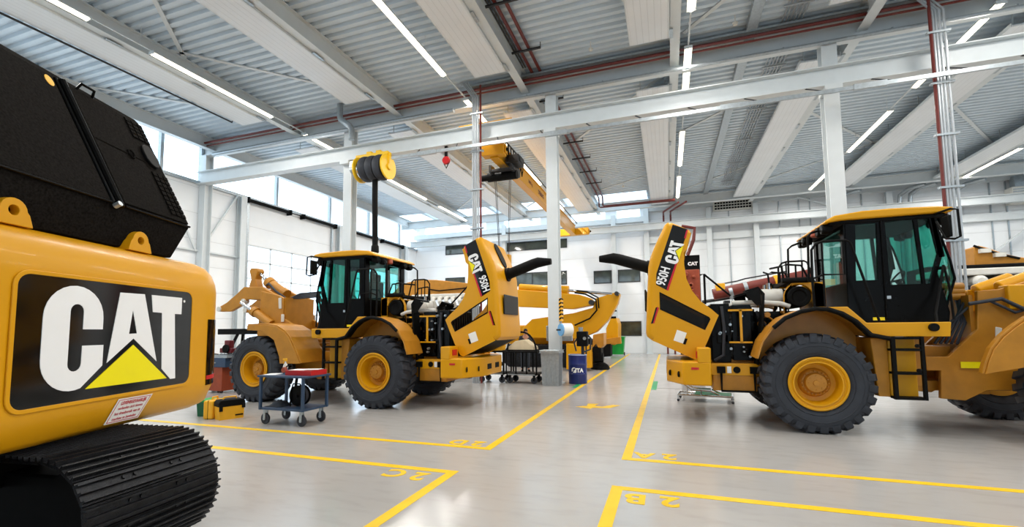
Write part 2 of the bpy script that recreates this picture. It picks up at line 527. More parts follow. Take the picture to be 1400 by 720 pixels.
# ---- far wall: white office facade behind the aisle, cladding beyond it
wf = MB()
CL = ((-18.6, -13.2), (-11.7, -8.8), (-6.5, -4.0), (-3.2, -1.6))
wf.box(XL, -1.15, YF, YF + 0.25, 0, 9.45); wf.box(XL, -1.15, YF, YF + 0.25, 10.15, ZD)
xs = [XL] + [v for c in CL for v in c] + [-1.15]
for i in range(0, len(xs), 2): wf.box(xs[i], xs[i + 1], YF, YF + 0.25, 9.45, 10.15)
struct('wall_far', wf, M['cladv'])
for k, c in enumerate(CL):
    struct('window_%d' % (10 + k), MB().box(c[0], c[1], YF + 0.1, YF + 0.12, 9.45, 10.15), M['glass'])
struct('wall_back', MB().box(-1.15, XR, YF, YF + 0.25, 0, ZD), M['clad'])
OFF = ((-16.7, -8.3, 8.62, 9.0), (-11.6, -6.8, 7.65, 8.32), (-16.7, -14.9, 7.7, 8.45), (-10.8, -6.85, 4.95, 5.95), (-16.7, -15.0, 5.1, 5.85),
       (-4.9, -3.65, 4.9, 5.82), (-3.2, -1.7, 4.92, 5.82), (-3.25, -1.72, 1.2, 2.2))
for k, (x0, x1, z0, z1) in enumerate(OFF):
    fr = MB(); t = 0.06
    fr.box(x0, x1, YF - 0.06, YF, z0, z0 + t).box(x0, x1, YF - 0.06, YF, z1 - t, z1)
    n = max(1, round((x1 - x0) / 1.4))
    for j in range(n + 1):
        x = x0 + (x1 - x0 - t) * j / n; fr.box(x, x + t, YF - 0.06, YF, z0, z1)
    w = struct('window_%d' % (20 + k), fr, M['plastic'])
    MB().box(x0 + t, x1 - t, YF - 0.03, YF - 0.005, z0 + t, z1 - t).build('pane', M['darkglass'], w)
# wall beyond the machines on the other side, with its window strip
wr = MB(); wr.box(XR, XR + 0.25, YB, YF, 0, 8.25); struct('wall_right', wr, M['clad'])
tr = MB(); tr.box(XR - 0.1, XR + 0.2, YB, YF, 8.2, 8.33); tr.box(XR - 0.1, XR + 0.2, YB, YF, 10.04, 10.2)
for y in range(-8, 33, 4): tr.box(XR - 0.04, XR + 0.14, y - 0.06, y + 0.06, 8.3, 10.1)
struct('trim_2', tr, M['galv'])
struct('window_8', MB().box(XR + 0.05, XR + 0.07, YB, YF, 8.33, 10.04), M['glass'])

# wall behind the camera with glazed doors and a window strip
wc = MB()
FO = ((-16.5, -11.0), (3.5, 9.0))
xs = [XL] + [v for c in FO for v in c] + [XR]
for i in range(0, len(xs), 2): wc.box(xs[i], xs[i + 1], YB - 0.25, YB, 0, 8.25)
for a, b in FO: wc.box(a, b, YB - 0.25, YB - 0.02, 5.6, 8.25)
struct('wall_front', wc, M['clad'])
tr = MB(); tr.box(XL, XR, YB - 0.2, YB + 0.1, 8.2, 8.33); tr.box(XL, XR, YB - 0.2, YB + 0.1, 10.04, 10.2)
for i in range(12): tr.box(XL + i * 4, XL + 0.12 + i * 4, YB - 0.14, YB + 0.04, 8.3, 10.1)
struct('trim_7', tr, M['galv'])
struct('window_30', MB().box(XL, XR, YB - 0.1, YB - 0.08, 8.33, 10.04), M['glass'])
for k, (a, b) in enumerate(FO):
    fr = MB()
    for z in (0.0, 1.1, 2.2, 3.3, 4.4, 5.5): fr.box(a, b, YB - 0.12, YB - 0.05, z, z + 0.07)
    for j in range(5):
        x = a + (b - a - 0.07) * j / 4; fr.box(x, x + 0.07, YB - 0.12, YB - 0.05, 0, 5.6)
    d = struct('door_%d' % (k + 3), fr, M['steel']); MB().box(a, b, YB - 0.09, YB - 0.08, 0.05, 5.55).build('pane', M['glass'], d)

# ---- steel frame
def hcol(x, y, z0, z1, w=0.36, t=0.03, name='column', axis='y'):
    h = w / 2
    P = [(-h, -h), (h, -h), (h, -h + t), (t / 2, -h + t), (t / 2, h - t), (h, h - t), (h, h), (-h, h), (-h, h - t), (-t / 2, h - t), (-t / 2, -h + t), (-h, -h + t)]
    if axis == 'x': P = [(b, a) for a, b in P]
    mb = MB().prism([(x + p, y + q) for p, q in P], 'xy', z0, z1)
    if z0 == 0: mb.box(x - h - 0.06, x + h + 0.06, y - h - 0.06, y + h + 0.06, 0, 0.025)
    return struct(name, mb, M['steel'])
def ibeam(a, b, z0, z1, w, along, c, name, t=0.03, m='steel'):
    """I beam from a to b; c = position across"""
    h = w / 2
    P = [(c - h, z0), (c + h, z0), (c + h, z0 + t), (c + t / 2, z0 + t), (c + t / 2, z1 - t), (c + h, z1 - t), (c + h, z1), (c - h, z1), (c - h, z1 - t), (c - t / 2, z1 - t), (c - t / 2, z0 + t), (c - h, z0 + t)]
    return MB().prism(P, 'yz' if along == 'x' else 'xz', a, b)
YG = 14.0
COLX = (-19.2, -11.46, -3.42, 4.4, 12.35, 20.3)
for x in COLX: hcol(x, YG + 0.18, 0, 9.5)
for x in (-11.55, -3.4, 2.75, 5.5, 12.5, 20.3): hcol(x, 31.9, 0, 9.6, 0.3)
hcol(-1.2, 32.05, 0, 10.1, 0.34)
for y in (16.0, 22.85, 30.3): hcol(-19.2, y, 0, 8.2, 0.3, axis='x')
struct('main_beam', ibeam(XL, XR, 9.5, 10.05, 0.32, 'x', YG + 0.18, 'main_beam'), M['steel'])
cb = ibeam(XL + 0.05, XR, 8.17, 8.72, 0.36, 'x', YG, 'crane_beam')
for x in COLX[1:]: cb.box(x - 0.2, x + 0.2, YG - 0.2, YG + 0.38, 8.05, 8.17)
struct('crane_beam', cb, M['steel'])
struct('crane_beam', ibeam(XL, XR, 8.3, 8.75, 0.34, 'x', 31.4, 'crane_beam'), M['steel'])
struct('main_beam', ibeam(XL, XR, 9.5, 10.05, 0.3, 'x', 30.1, 'main_beam'), M['steel'])
JX = (-18.8, -14.05, -9.24, -4.31, 0.44, 5.22, 10.1, 15.0, 19.9)
for x in JX: struct('roof_beam', ibeam(YB, 31.6, 9.68, 10.2, 0.26, 'y', x, 'roof_beam', 0.02), M['steel'])
# one flat steel tie between two roof beams
struct('roof_beam', MB().box(2.35, 2.62, YB, 31.5, 10.0, 10.2), M['galv'])
def brace(a, b, w=0.12, name='brace_beam'): struct(name, MB().obox(a, b, w, 0.03 if a[2] > 10 else 0.06), M['steel'])
for a, b in (((-13.9, 9.0), (-9.4, 13.8)), ((-13.9, 9.4), (-9.5, 4.4)), ((-4.1, 6.2), (0.3, 13.2)), ((0.7, 13.4), (5.0, 8.6)), ((-4.2, 27.8), (0.2, 25.0)),
             ((0.7, 20.5), (5.1, 16.2)), ((5.4, 20), (9.9, 25.5)), ((5.4, 29), (9.9, 24)), ((10.3, 21), (14.8, 27)), ((0.7, 29.6), (5.0, 25.2)), ((-9.0, 29.5), (-4.5, 24.6)), ((-13.8, 28.5), (-9.4, 23.8)),
             ((-4.1, 20.2), (0.2, 15.4)), ((-18.6, 9.5), (-14.3, 13.6))):
    brace((a[0], a[1], 10.18), (b[0], b[1], 10.18))
# wall girts, posts and braces
g = MB(); g.box(-1.1, XR, YF - 0.3, YF - 0.002, 7.5, 7.92)
struct('trim_3', g, M['steel'])
g = MB(); g.box(-1.1, XR, YF - 0.3, YF - 0.002, 9.72, 9.95); struct('trim_4', g, M['steel'])
g = MB(); g.box(XL, -1.2, YF - 0.4, YF - 0.1, 9.05, 9.4); struct('trim_5', g, M['steel'])
g = MB()
for x in (4.0, 6.9, 8.0, 8.6, 11.3, 17.3, 18.0): g.box(x - 0.03, x + 0.03, YF - 0.06, YF - 0.002, 0, 9.7)
struct('trim_6', g, M['galv'])
brace((16.2, 31.95, 5.0), (19.4, 31.95, 7.6), 0.22, 'brace_beam'); brace((7.9, 31.95, 9.8), (9.9, 31.95, 8.9), 0.18, 'brace_beam')
brace((XL + 0.12, 15.8, 8.2), (XL + 0.12, 14.3, 5.6), 0.09, 'brace_beam'); brace((XL + 0.12, 12.4, 8.2), (XL + 0.12, 13.9, 5.2), 0.09, 'brace_beam')
brace((XL + 0.1, 14.2, 5.25), (XL + 0.1, 16.0, 5.25), 0.09, 'brace_beam'); brace((XL + 0.1, 9, 5.25), (XL + 0.1, 14, 5.25), 0.09, 'brace_beam')

# ---- floor lines and bay names
def line(name, x0, x1, y0, y1, m='linemark'):
    struct(name, MB().box(x0, x1, y0, y1, 0.0005, 0.003), M[m])
LX = (-2.56, -2.44); RX = (-0.63, -0.51)
line('floor_marking', *LX, -3, 5.08); line('floor_marking', *LX, 6.09, 31.5)
line('floor_marking', *RX, -3, 5.13); line('floor_marking', *RX, 6.16, 31.5)
line('floor_marking', -14, LX[0], 4.97, 5.08); line('floor_marking', -14, LX[0], 6.09, 6.2)
line('floor_marking', RX[1], 14, 5.02, 5.13); line('floor_marking', RX[1], 14, 6.16, 6.27)
line('floor_marking', -2.72, -2.58, 13.2, 14.7, 'linegreen'); line('floor_marking', -0.5, -0.36, 13.3, 15.4, 'linegreen')
line('floor_joint', -14, -2.75, 13.66, 13.685, 'darkpipe'); line('floor_joint', -0.35, 14, 13.66, 13.685, 'darkpipe')
for s, x, y in (('2', -2.75, 6.38), ('D', -3.07, 6.38), ('2', -2.81, 4.78), ('C', -3.14, 4.8), ('A', -0.36, 6.46), ('2', -0.04, 6.48), ('B', -0.36, 4.82), ('2', -0.04, 4.84)):
    t = text('floor_marking', s, 0.36, M['linemark'], None, (x, y, 0.002), (-1, 0, 0), (0, -1, 0), bold=0.012, depth=0.003, squeeze=1.05)
    t['kind'] = 'structure'
ar = MB().prism([(-1.98, 9.98), (-1.62, 9.8), (-1.6, 9.95), (-1.25, 10.0), (-1.05, 10.42), (-1.22, 10.45), (-1.42, 10.14), (-1.6, 10.2), (-1.55, 10.5), (-1.78, 10.45), (-1.76, 10.15)], 'xy', 0.0005, 0.003)
struct('floor_marking', ar, M['linemark'])

# ================================================================ UNDER THE ROOF
ORD = ['', 'nearest to the camera', 'second', 'third', 'fourth', 'fifth', 'sixth']
# ---- radiant panels beside the roof beams: (panel edge next to its beam, what it is next to)
PANELS = [(-14.22, 'the beam over the big doors'), (-9.42, 'the beam over the exhaust hose reel'), (-4.48, 'the red pipes'), (0.26, 'the batten row over the aisle'),
          (5.04, 'the column behind the cab'), (9.92, 'the grey and red conduit bundle'), (14.82, 'the far end wall brace')]
for x, by in PANELS:
    for k, (y0, y1) in enumerate(((-2, 12.6), (15.2, 30.0))):
        t = thing('radiant_ceiling_panel', 'white radiant panel beside %s, %s the crane beam' % (by, ('before', 'beyond')[k]), 'ceiling panel', (x - 0.5, y0, 9.62), group='radiant panels under the roof')
        MB().box(-0.5, 0.5, 0, y1 - y0, 0.0, 0.05).build('panel_sheet', M['slat'], t)
        e = MB().box(0.5, 0.53, 0, y1 - y0, 0, 0.14).box(-0.53, -0.5, 0, y1 - y0, 0, 0.1); e.build('edge_channel', M['steel'], t)
        st = MB(); h = MB()
        n = int((y1 - y0) / 2.4)
        for j in range(n + 1):
            y = 0.15 + (y1 - y0 - 0.3) * j / n
            st.box(0.53, 0.62, y - 0.2, y + 0.2, 0.01, 0.03); h.box(-0.4, -0.38, y - 0.01, y + 0.01, 0.05, 0.58); h.box(0.4, 0.42, y - 0.01, y + 0.01, 0.05, 0.58)
        st.build('slot_clip', M['galv'], t); h.build('hanger', M['galv'], t)

# ---- fluorescent battens; the foremost of most rows are unseen, added for even light
ROWS = [(-13.6, (2.7, 8.3, 14.0, 19.6, 25.3), 'the row beside the big doors'), (-6.35, (2.3, 8.0, 13.7, 19.3, 25.0), 'the row over the yellow crane'),
        (0.8, (1.8, 7.5, 13.2, 18.9, 24.6), 'the row over the aisle'), (8.0, (2.5, 8.2, 13.9, 19.7, 25.6), 'the row over the cab without lift arms'), (15.2, (3.3, 9.0, 14.7, 20.4, 26.0), 'the row beside the wall braces')]
ends = ['first from the far wall', 'second from the far wall', 'third from the far wall', 'fourth from the far wall', 'fifth from the far wall', 'sixth from the far wall']
batten_body = None
for x, ys_, where in ROWS:
    tk = MB().box(x - 0.02, x + 0.02, ys_[0] - 4, 30.0, 9.66, 9.70)
    for j in range(int(ys_[0]), 30, 3): tk.box(x - 0.006, x + 0.006, j - 0.006, j + 0.006, 9.70, 10.2)
    tag(tk.build('lighting_rail', M['steel']), 'thin white lighting rail carrying %s' % where, 'rail', 'lighting rails')
    for k, y in enumerate(reversed(ys_)):
        t = thing('fluorescent_batten', 'lit tube, %s in %s' % (ends[k], where), 'ceiling light', (x, y + 2.05, 9.60), group='fluorescent battens under the roof')
        if batten_body is None:
            hb = MB().prism([(-0.11, 0.0), (-0.09, 0.06), (0.09, 0.06), (0.11, 0.0), (0.1, 0.0), (0.08, 0.045), (-0.08, 0.045), (-0.1, 0.0)], 'xz', -2.05, 2.05)
            hb.box(-0.11, 0.11, -2.07, -2.05, -0.03, 0.06).box(-0.11, 0.11, 2.05, 2.07, -0.03, 0.06)
            a = hb.build('housing', M['steel'], t)
            d = MB().tube([(0, -2.04, 0.0), (0, 2.04, 0.0)], 0.06, 8).build('diffuser', M['tube'], t)
            batten_body = (a, d)
        else:
            for q in batten_body:
                c = q.copy(); COL.objects.link(c); c.parent = t
        ld = bpy.data.lights.new('batten_light', 'AREA'); ld.shape = 'RECTANGLE'; ld.size = 0.14; ld.size_y = 4.0
        ld.energy = LAMP_WATTS; ld.color = (1.0, 0.96, 0.90)
        lo = bpy.data.objects.new('batten_light', ld); COL.objects.link(lo); lo.parent = t; lo.location = (0, 0, -0.075)

# ---- services along the girder
def clip_row(x0, x1, z):
    mb = MB()
    for i in range(int((x1 - x0) / 2.5) + 1):
        x = x0 + i * 2.5; mb.box(x - 0.02, x + 0.02, 13.9, 14.06, 9.485, 9.5).box(x - 0.02, x + 0.02, 13.9, 13.94, z, 9.49)
    return mb
tag(MB().box(-6.3, 26, 13.62, 13.95, 9.95, 9.965).box(-6.3, 26, 13.62, 13.63, 9.95, 10.03).box(-6.3, 26, 13.94, 13.95, 9.95, 10.03).build('cable_tray', M['galv']),
    'grey cable tray lying along the roof girder', 'cable tray')
tg = MB()
for i in range(5): tg.tube([(-6.2, 13.68 + i * 0.055, 9.985), (24, 13.68 + i * 0.055, 9.985)], 0.018, 6)
tag(tg.build('cable', M['darkpipe']), 'dark cables lying in the tray along the roof girder', 'cable')
tag(MB().tube([(-19.2, 13.74, 9.895), (26, 13.74, 9.895)], 0.045).build('red_pipe', M['redpipe']), 'oxide red pipe running along the roof girder below the tray', 'pipe')
tag(MB().tube([(-19.2, 13.84, 9.81), (26, 13.84, 9.81)], 0.03).build('copper_pipe', M['redbrown']), 'thin red brown pipe running just under the red girder pipe', 'pipe')
tag(clip_row(-18, -7, 9.42).tube([(-18.5, 13.92, 9.42), (-6.9, 13.92, 9.42)], 0.075, 12).build('duct', M['galv']), 'shiny round metal duct under the girder near the hose reel column', 'duct')
tag(clip_row(-4.2, 25, 9.42).tube([(-6.0, 13.92, 9.42), (26, 13.92, 9.42)], 0.05, 10).build('compressed_air_pipe', M['galv']), 'thin grey pipe under the girder on the aisle side of the conduits', 'pipe')
tag(MB().tube([(-11.4, 13.45, 10.2), (-11.4, 13.45, 9.75), (-11.35, 13.45, 9.6), (-10.95, 13.45, 9.3), (-10.85, 13.45, 9.15), (-10.85, 13.45, 8.75)], 0.11, 14).build('duct', M['galv']),
    'bent galvanised downpipe passing beside the column with the hose reel', 'duct')
# pipes running to the far wall under the roof
for x, yt, lab in ((-3.95, 28.95, 'first red pipe under the roof, next to the black pair'), (-3.68, 28.7, 'second red pipe under the roof, away from the black pair')):
    tag(MB().tube([(x, -2, 10.105), (x, yt - 0.1, 10.105), (x, yt, 9.55), (x + 0.1, yt, 9.5), (-3.95 + 4.6, yt, 9.5)], 0.05).build('red_pipe', M['redpipe']), lab, 'pipe', 'red pipes under the roof')
for x, lab in ((-4.16, 'thin black pipe under the roof beside the white radiant panel'), (-4.08, 'thin black pipe under the roof beside the red pair')):
    tag(MB().tube([(x, -2, 10.13), (x, 13.4, 10.13)], 0.025).build('black_pipe', M['darkpipe']), lab, 'pipe', 'black pipes under the roof')
NTH = ('first', 'second', 'third', 'fourth', 'fifth', 'sixth', 'seventh', 'eighth', 'ninth', 'tenth')
for k, y in enumerate(reversed((5.5, 8, 10.3, 12.4, 15.5, 17.5, 19.5, 21.5, 23.5, 25.5))):
    tag(MB().box(-4.2, -3.3, y - 0.03, y + 0.03, 10.0, 10.05).box(-3.32, -3.3, y, y + 0.02, 10.05, 10.2).build('pipe_bracket', M['plastic']), 'dark bracket under the red roof pipes, %s from the far wall' % NTH[k], 'bracket', 'brackets of the red pipes')
lc = MB()
for i in range(6): lc.tube([(3.25 + i * 0.1, 4, 10.13), (3.25 + i * 0.1, 29, 10.13)], 0.022, 6)
for y in (10.5, 13, 16, 19, 22, 25, 28): lc.box(3.15, 3.85, y - 0.03, y + 0.03, 10.08, 10.11)
tag(lc.build('conduit_run', M['conduit']), 'bundle of thin parallel conduits under the roof near the aisle', 'conduit')
# vertical bundles at the girder
def bundle(x, red_first, lab, zb):
    t = thing('conduit_bundle', lab, 'conduit', (x, 13.5, 0), group='upright conduit bundles')
    xs = [-0.16, -0.1, -0.04, 0.03, 0.12]
    for i, dx in enumerate(xs):
        red = (i == 0) if red_first else (i == 4)
        p = MB().tube([(dx - 0.5, 0.15, 10.12), (dx - 0.4, 0.05, 10.1), (dx, 0, 9.5), (dx, 0, zb)] if not red else [(dx, 0, 9.9), (dx, 0, zb)], 0.036 if red else 0.028, 8)
        p.build('pipe', M['redpipe'] if red else M['conduit'], t, label='oxide red pipe' if red else None)
    c = MB()
    for z in (8.9, 7.6, 6.3, 5.0, 3.7): c.box(-0.25, 0.22, -0.05, 0.05, z, z + 0.05)
    c.pieces('clamp', M['galv'], t)
bundle(-5.82, False, 'upright bundle of grey conduits with one red pipe behind the raised hood and hose reel', 0.0)
bundle(6.55, True, 'upright bundle of grey conduits with one red pipe behind the cab mirror', 0.0)
# thin supply rail hung under the crane beam
t = thing('supply_rail', 'thin grey power rail hung under the crane beam', 'rail', (0, 13.3, 7.75))
MB().box(-9.0, 14, -0.03, 0.03, -0.05, 0.05).build('rail', M['galv'], t)
h = MB()
for i in range(16): h.obox((-8.0 + i * 1.5, 0, 0.04), (-8.25 + i * 1.5, 0.62, 0.45), 0.03, 0.03)
h.pieces('hanger', M['plastic'], t)
j = MB()
for x in (-7.6, -3.1, 1.9, 5.0, 9.6): j.box(x - 0.35, x + 0.35, -0.05, 0.05, -0.07, 0.07)
j.pieces('joint_cover', M['galv'], t)

# ---- overhead travelling crane
t = thing('overhead_crane', 'yellow overhead travelling crane with hoist spanning beyond the crane beam', 'crane', (-5.8, 15.0, 7.95))
MB().box(-0.17, 0.17, 0, 14.6, 0.0, 0.04).box(-0.17, 0.17, 0, 14.6, 0.63, 0.67).box(-0.13, -0.11, 0, 14.6, 0.04, 0.63).box(0.11, 0.13, 0, 14.6, 0.04, 0.63).build('girder', M['yellow'], t, 0.008)
for y, w_ in ((0.0, 0.42), (14.9, 1.0)):
    ec = MB().box(-w_, w_, y - 0.18, y + 0.18, 0.05, 0.5).box(-w_ - 0.06, -w_, y - 0.1, y + 0.1, 0.12, 0.4).box(w_, w_ + 0.06, y - 0.1, y + 0.1, 0.12, 0.4)
    e = ec.build('end_carriage', M['yellow'], t, 0.02)
    b = MB()
    for s in (-1, 1): b.cyl((s * (w_ + 0.06), y, 0.25), (s * (w_ + 0.14), y, 0.25), 0.06)
    b.build('buffer', M['matt'], e)
text('maker_name', 'DEMAG', 0.3, M['redpipe'], t, (0.135, 6.0, 0.32), (0, 1, 0), (0, 0, 1), 0.006)
text('load_mark', '5000 kg', 0.2, M['redpipe'], t, (0.135, 4.2, 0.34), (0, 1, 0), (0, 0, 1), 0.004)
MB().box(-1.0, 1.0, -0.9, -0.66, 0.79, 0.95).box(-0.15, 0.15, -0.9, 0.0, 0.7, 0.79).build('rail_trolley', M['yellow'], t, 0.01)
hs = MB().box(-0.5, 0.5, 0.75, 0.95, -0.22, -0.12).box(-0.75, 0.45, 1.35, 1.6, -0.3, -0.12).box(-0.5, -0.4, 0.7, 1.7, -0.25, 0.05).box(0.36, 0.46, 0.7, 1.7, -0.25, 0.05)
h = hs.build('hoist_trolley', M['plastic'], t, 0.015)
MB().cyl((-0.7, 1.15, -0.3), (0.5, 1.15, -0.3), 0.17).cyl((-1.0, 1.15, -0.3), (-0.7, 1.15, -0.3), 0.12).build('drum', M['matt'], h)
MB().box(0.2, 0.72, 0.65, 1.35, 0.0, 0.32).box(0.72, 0.76, 0.75, 1.25, 0.05, 0.28).build('control_box', M['plastic'], h, 0.02)
r = MB()
for dx in (-0.42, -0.36, 0.18, 0.24): r.tube([(dx, 1.15, -0.4), (dx * 0.6, 1.15, -3.4)], 0.012, 5)
r.build('rope', M['darkpipe'], t)
MB().box(-0.2, 0.2, 1.02, 1.28, -3.75, -3.4).tube([(0, 1.15, -3.75), (0, 1.15, -3.9), (0.1, 1.15, -4.02), (0, 1.15, -4.12), (-0.1, 1.15, -4.04)], 0.035, 8).build('hook_block', M['yellow'], t, 0.02)
f = MB().tube([(0.32, 0.0, 0.72), (0.32, 14.3, 0.72)], 0.03, 8)
f.build('festoon_rail', M['plastic'], t)
lo = MB()
for i in range(7):
    y = 0.35 + i * 0.3
    lo.tube([(0.32, y, 0.7), (0.34, y + 0.02, 0.3), (0.34, y + 0.13, 0.0), (0.34, y + 0.26, 0.3), (0.32, y + 0.28, 0.7)], 0.022, 6)
lo.build('festoon_cable', M['matt'], t)

# ---- exhaust hose reel
t = thing('exhaust_hose_reel', 'yellow hose reel with black drum hung under the crane beam, hose hanging down', 'hose reel', (-9.85, 13.5, 7.55))
MB().box(-0.75, 0.62, -0.12, 0.12, 0.42, 0.54).box(-0.3, -0.1, -0.1, 0.6, 0.54, 0.625).box(0.1, 0.3, -0.1, 0.6, 0.54, 0.625).build('mount_bar', M['brightyellow'], t, 0.01)
for x in (-0.62, 0.56):
    fl = MB().prism([(0.0 + a, b) for a, b in arc(0, 0, 0.46, 0, 2 * PI, 28)[:-1]], 'yz', x - 0.03, x + 0.03, [[(a, b) for a, b in arc(0, 0, 0.3, 0, 2 * PI, 24)[:-1]]] if x < 0 else [])
    fl.build('flange', M['brightyellow'], t, 0.01)
    MB().obox((x, 0, 0.0), (x, 0, 0.5), 0.16, 0.1, (0, 1, 0)).cyl((x - 0.09, 0, 0), (x + 0.09, 0, 0), 0.12).build('arm', M['brightyellow'], t, 0.01)
dr = MB()
for x in (-0.32, -0.02, 0.3):
    dr.lathe([(0.22, x - 0.16), (0.42, x - 0.14), (0.45, x - 0.08), (0.46, x), (0.45, x + 0.08), (0.42, x + 0.14), (0.22, x + 0.16)], (0, 0, 0), 'x', 28)
dr.build('drum', M['rubber'], t)
MB().tube([(0.02, 0.0, -0.4), (0.04, -0.02, -1.2), (0.06, 0, -2.9)], 0.1, 12).build('hose', M['matt'], t)
MB().lathe([(0.1, -3.1), (0.14, -3.05), (0.13, -2.85), (0.1, -2.8)], (0.06, 0, 0), 'z', 14).build('hose_nozzle', M['matt'], t)
MB().cyl((-1.0, 0, 0.05), (-0.66, 0, 0.05), 0.14).box(-1.0, -0.75, -0.15, 0.15, 0.1, 0.35).build('fan_motor', M['galv'], t, 0.01)
# small red hose reel on the rail and pendant sprinkler fittings
t = thing('hose_balancer', 'small red balancer hanging under the crane beam by the conduits', 'balancer', (-7.2, 13.95, 7.88))
MB().lathe([(0.02, -0.06), (0.13, -0.06), (0.15, 0), (0.13, 0.06), (0.02, 0.06)], (0, 0, -0.22), 'y', 18).build('housing', M['red'], t)
MB().box(-0.05, 0.05, -0.04, 0.04, -0.1, 0.3).tube([(0.1, 0, -0.3), (0.0, 0, -0.5), (-0.1, 0, -0.3)], 0.02, 6).build('bracket', M['matt'], t)
# ventilation grille on the far wall
t = thing('ventilation_grille', 'white ventilation grille with rows of dark holes high on the far wall', 'vent', (3.05, YF - 0.32, 9.35))
MB().box(0, 2.35, 0, 0.3, 0, 0.62).build('housing', M['offwhite'], t, 0.01)
for j in range(3):
    hm = MB()
    for i in range(13): hm.box(0.1 + i * 0.168, 0.235 + i * 0.168, -0.012, 0.0, 0.08 + j * 0.18, 0.19 + j * 0.18)
    hm.build('nozzle_row', M['matt'], t)

# ducts turning down the far wall
for i, (x, lab) in enumerate(((10.0, 'first from the vent grille'), (13.0, 'second from the vent grille'), (13.5, 'third from the vent grille'), (15.6, 'fourth from the vent grille'))):
    tag(MB().tube([(x + 0.7, 30.6, 9.55), (x + 0.2, 31.2, 9.5), (x, 31.75, 9.3), (x, 31.85, 8.9), (x, 31.85, 3)], 0.11, 10).build('wall_duct', M['galv']), 'bent metal duct turning down the far wall, ' + lab, 'duct', 'ducts on the far wall')
for x, lab in ((-0.05, 'dark red pipe standing on the far wall by the aisle'), (0.4, 'dark red pipe standing on the far wall, one pipe beyond the aisle pipe')):
    tag(MB().tube([(x + 0.9, 29.1, 9.4), (x, 31.2, 9.4), (x, 31.9, 9.3), (x, 31.95, 0.0)], 0.06, 8).build('red_pipe', M['redpipe']), lab, 'pipe', 'red pipes on the far wall')
t = thing('unit_heater', 'white box heater high on the far wall beside the brace', 'heater', (18.4, 31.6, 8.3))
MB().box(-0.5, 0.5, 0, 0.6, 0, 0.9).build('casing', M['offwhite'], t, 0.02)
lv = MB()
for i in range(6): lv.box(-0.45, 0.45, -0.02, 0.0, 0.08 + i * 0.13, 0.13 + i * 0.13)
lv.build('louvre', M['galv'], t); MB().box(-0.3, 0.3, 0.1, 0.5, 0.9, 1.5).build('flue', M['galv'], t)

tag(MB().tube([(-15.3, -2, 9.58), (-15.3, 12.2, 9.58), (-15.3, 12.3, 10.15)], 0.03).build('sprinkler_pipe', M['plastic']), 'thin dark pipe along the window side edge of a radiant panel', 'pipe')
for k, (x, y) in enumerate(((-1.9, 12.9), (2.0, 13.1), (-2.2, 26.5), (3.4, 26.0))):
    t = thing('smoke_detector', 'small white ceiling detector %s' % ('before the girder over the aisle', 'before the girder by the conduit run', 'near the far wall beside the red pipes', 'near the far wall by the conduit run')[k], 'detector', (x, y, 10.2))
    MB().lathe([(0.0, -0.30), (0.05, -0.28), (0.07, -0.22), (0.03, -0.2), (0.012, -0.19), (0.012, 0.0)], (0, 0, 0), 'z', 14).build('head', M['offwhite'], t)

# ================================================================ WHEEL LOADERS
def tyre_mesh():
    mb = MB()
    pr = [(0.40, -0.20), (0.45, -0.245), (0.56, -0.285), (0.66, -0.285), (0.725, -0.265), (0.755, -0.235), (0.765, -0.15), (0.768, 0),
          (0.765, 0.15), (0.755, 0.235), (0.725, 0.265), (0.66, 0.285), (0.56, 0.285), (0.45, 0.245), (0.40, 0.20)]
    mb.lathe(pr + [(0.36, 0.15), (0.36, -0.15)], (0, 0, 0), 'y', 56, closed=True)
    N = 26
    for k in range(N):
        for s in (-1, 1):
            a = 2 * PI * (k + (0.5 if s > 0 else 0)) / N
            R = Matrix.Rotation(-a, 4, 'Y')
            w0, w1 = 0.055, 0.07
            vs = []
            for (y, ri, ro, hw, sk) in ((0.015, 0.74, 0.805, 0.045, 0.03), (0.13, 0.74, 0.808, 0.052, 0.0), (0.24, 0.72, 0.80, 0.06, -0.03), (0.283, 0.69, 0.765, 0.058, -0.04), (0.296, 0.665, 0.70, 0.05, -0.045)):
                for rr, dx in ((ri, -hw), (ro, -hw * 0.85), (ro, hw * 0.85), (ri, hw)):
                    vs.append(R @ Vector((dx + sk, s * y, rr)))
            fs = []
            for i in range(4):
                for j in range(3): fs.append((i * 4 + j, i * 4 + j + 1, i * 4 + j + 5, i * 4 + j + 4))
            fs += [(0, 1, 2, 3), (16, 17, 18, 19)]
            mb.add(vs, fs)
    # moulded ring on the sidewall
    for s in (-1, 1):
        mb.lathe([(0.60, s * 0.282), (0.61, s * 0.292), (0.62, s * 0.282)], (0, 0, 0), 'y', 56, closed=True)
        mb.lathe([(0.49, s * 0.255), (0.5, s * 0.274), (0.51, s * 0.264)], (0, 0, 0), 'y', 56, closed=True)
    return mb
def rim_mesh():
    mb = MB()
    mb.lathe([(0.37, 0.2), (0.37, 0.0), (0.40, -0.2), (0.425, -0.235), (0.43, -0.262), (0.415, -0.272), (0.395, -0.268), (0.385, -0.245), (0.365, -0.24), (0.355, -0.255), (0.335, -0.255), (0.325, -0.22), (0.32, -0.06),
              (0.30, -0.03), (0.235, -0.01), (0.0, -0.01), ], (0, 0, 0), 'y', 48)
    return mb
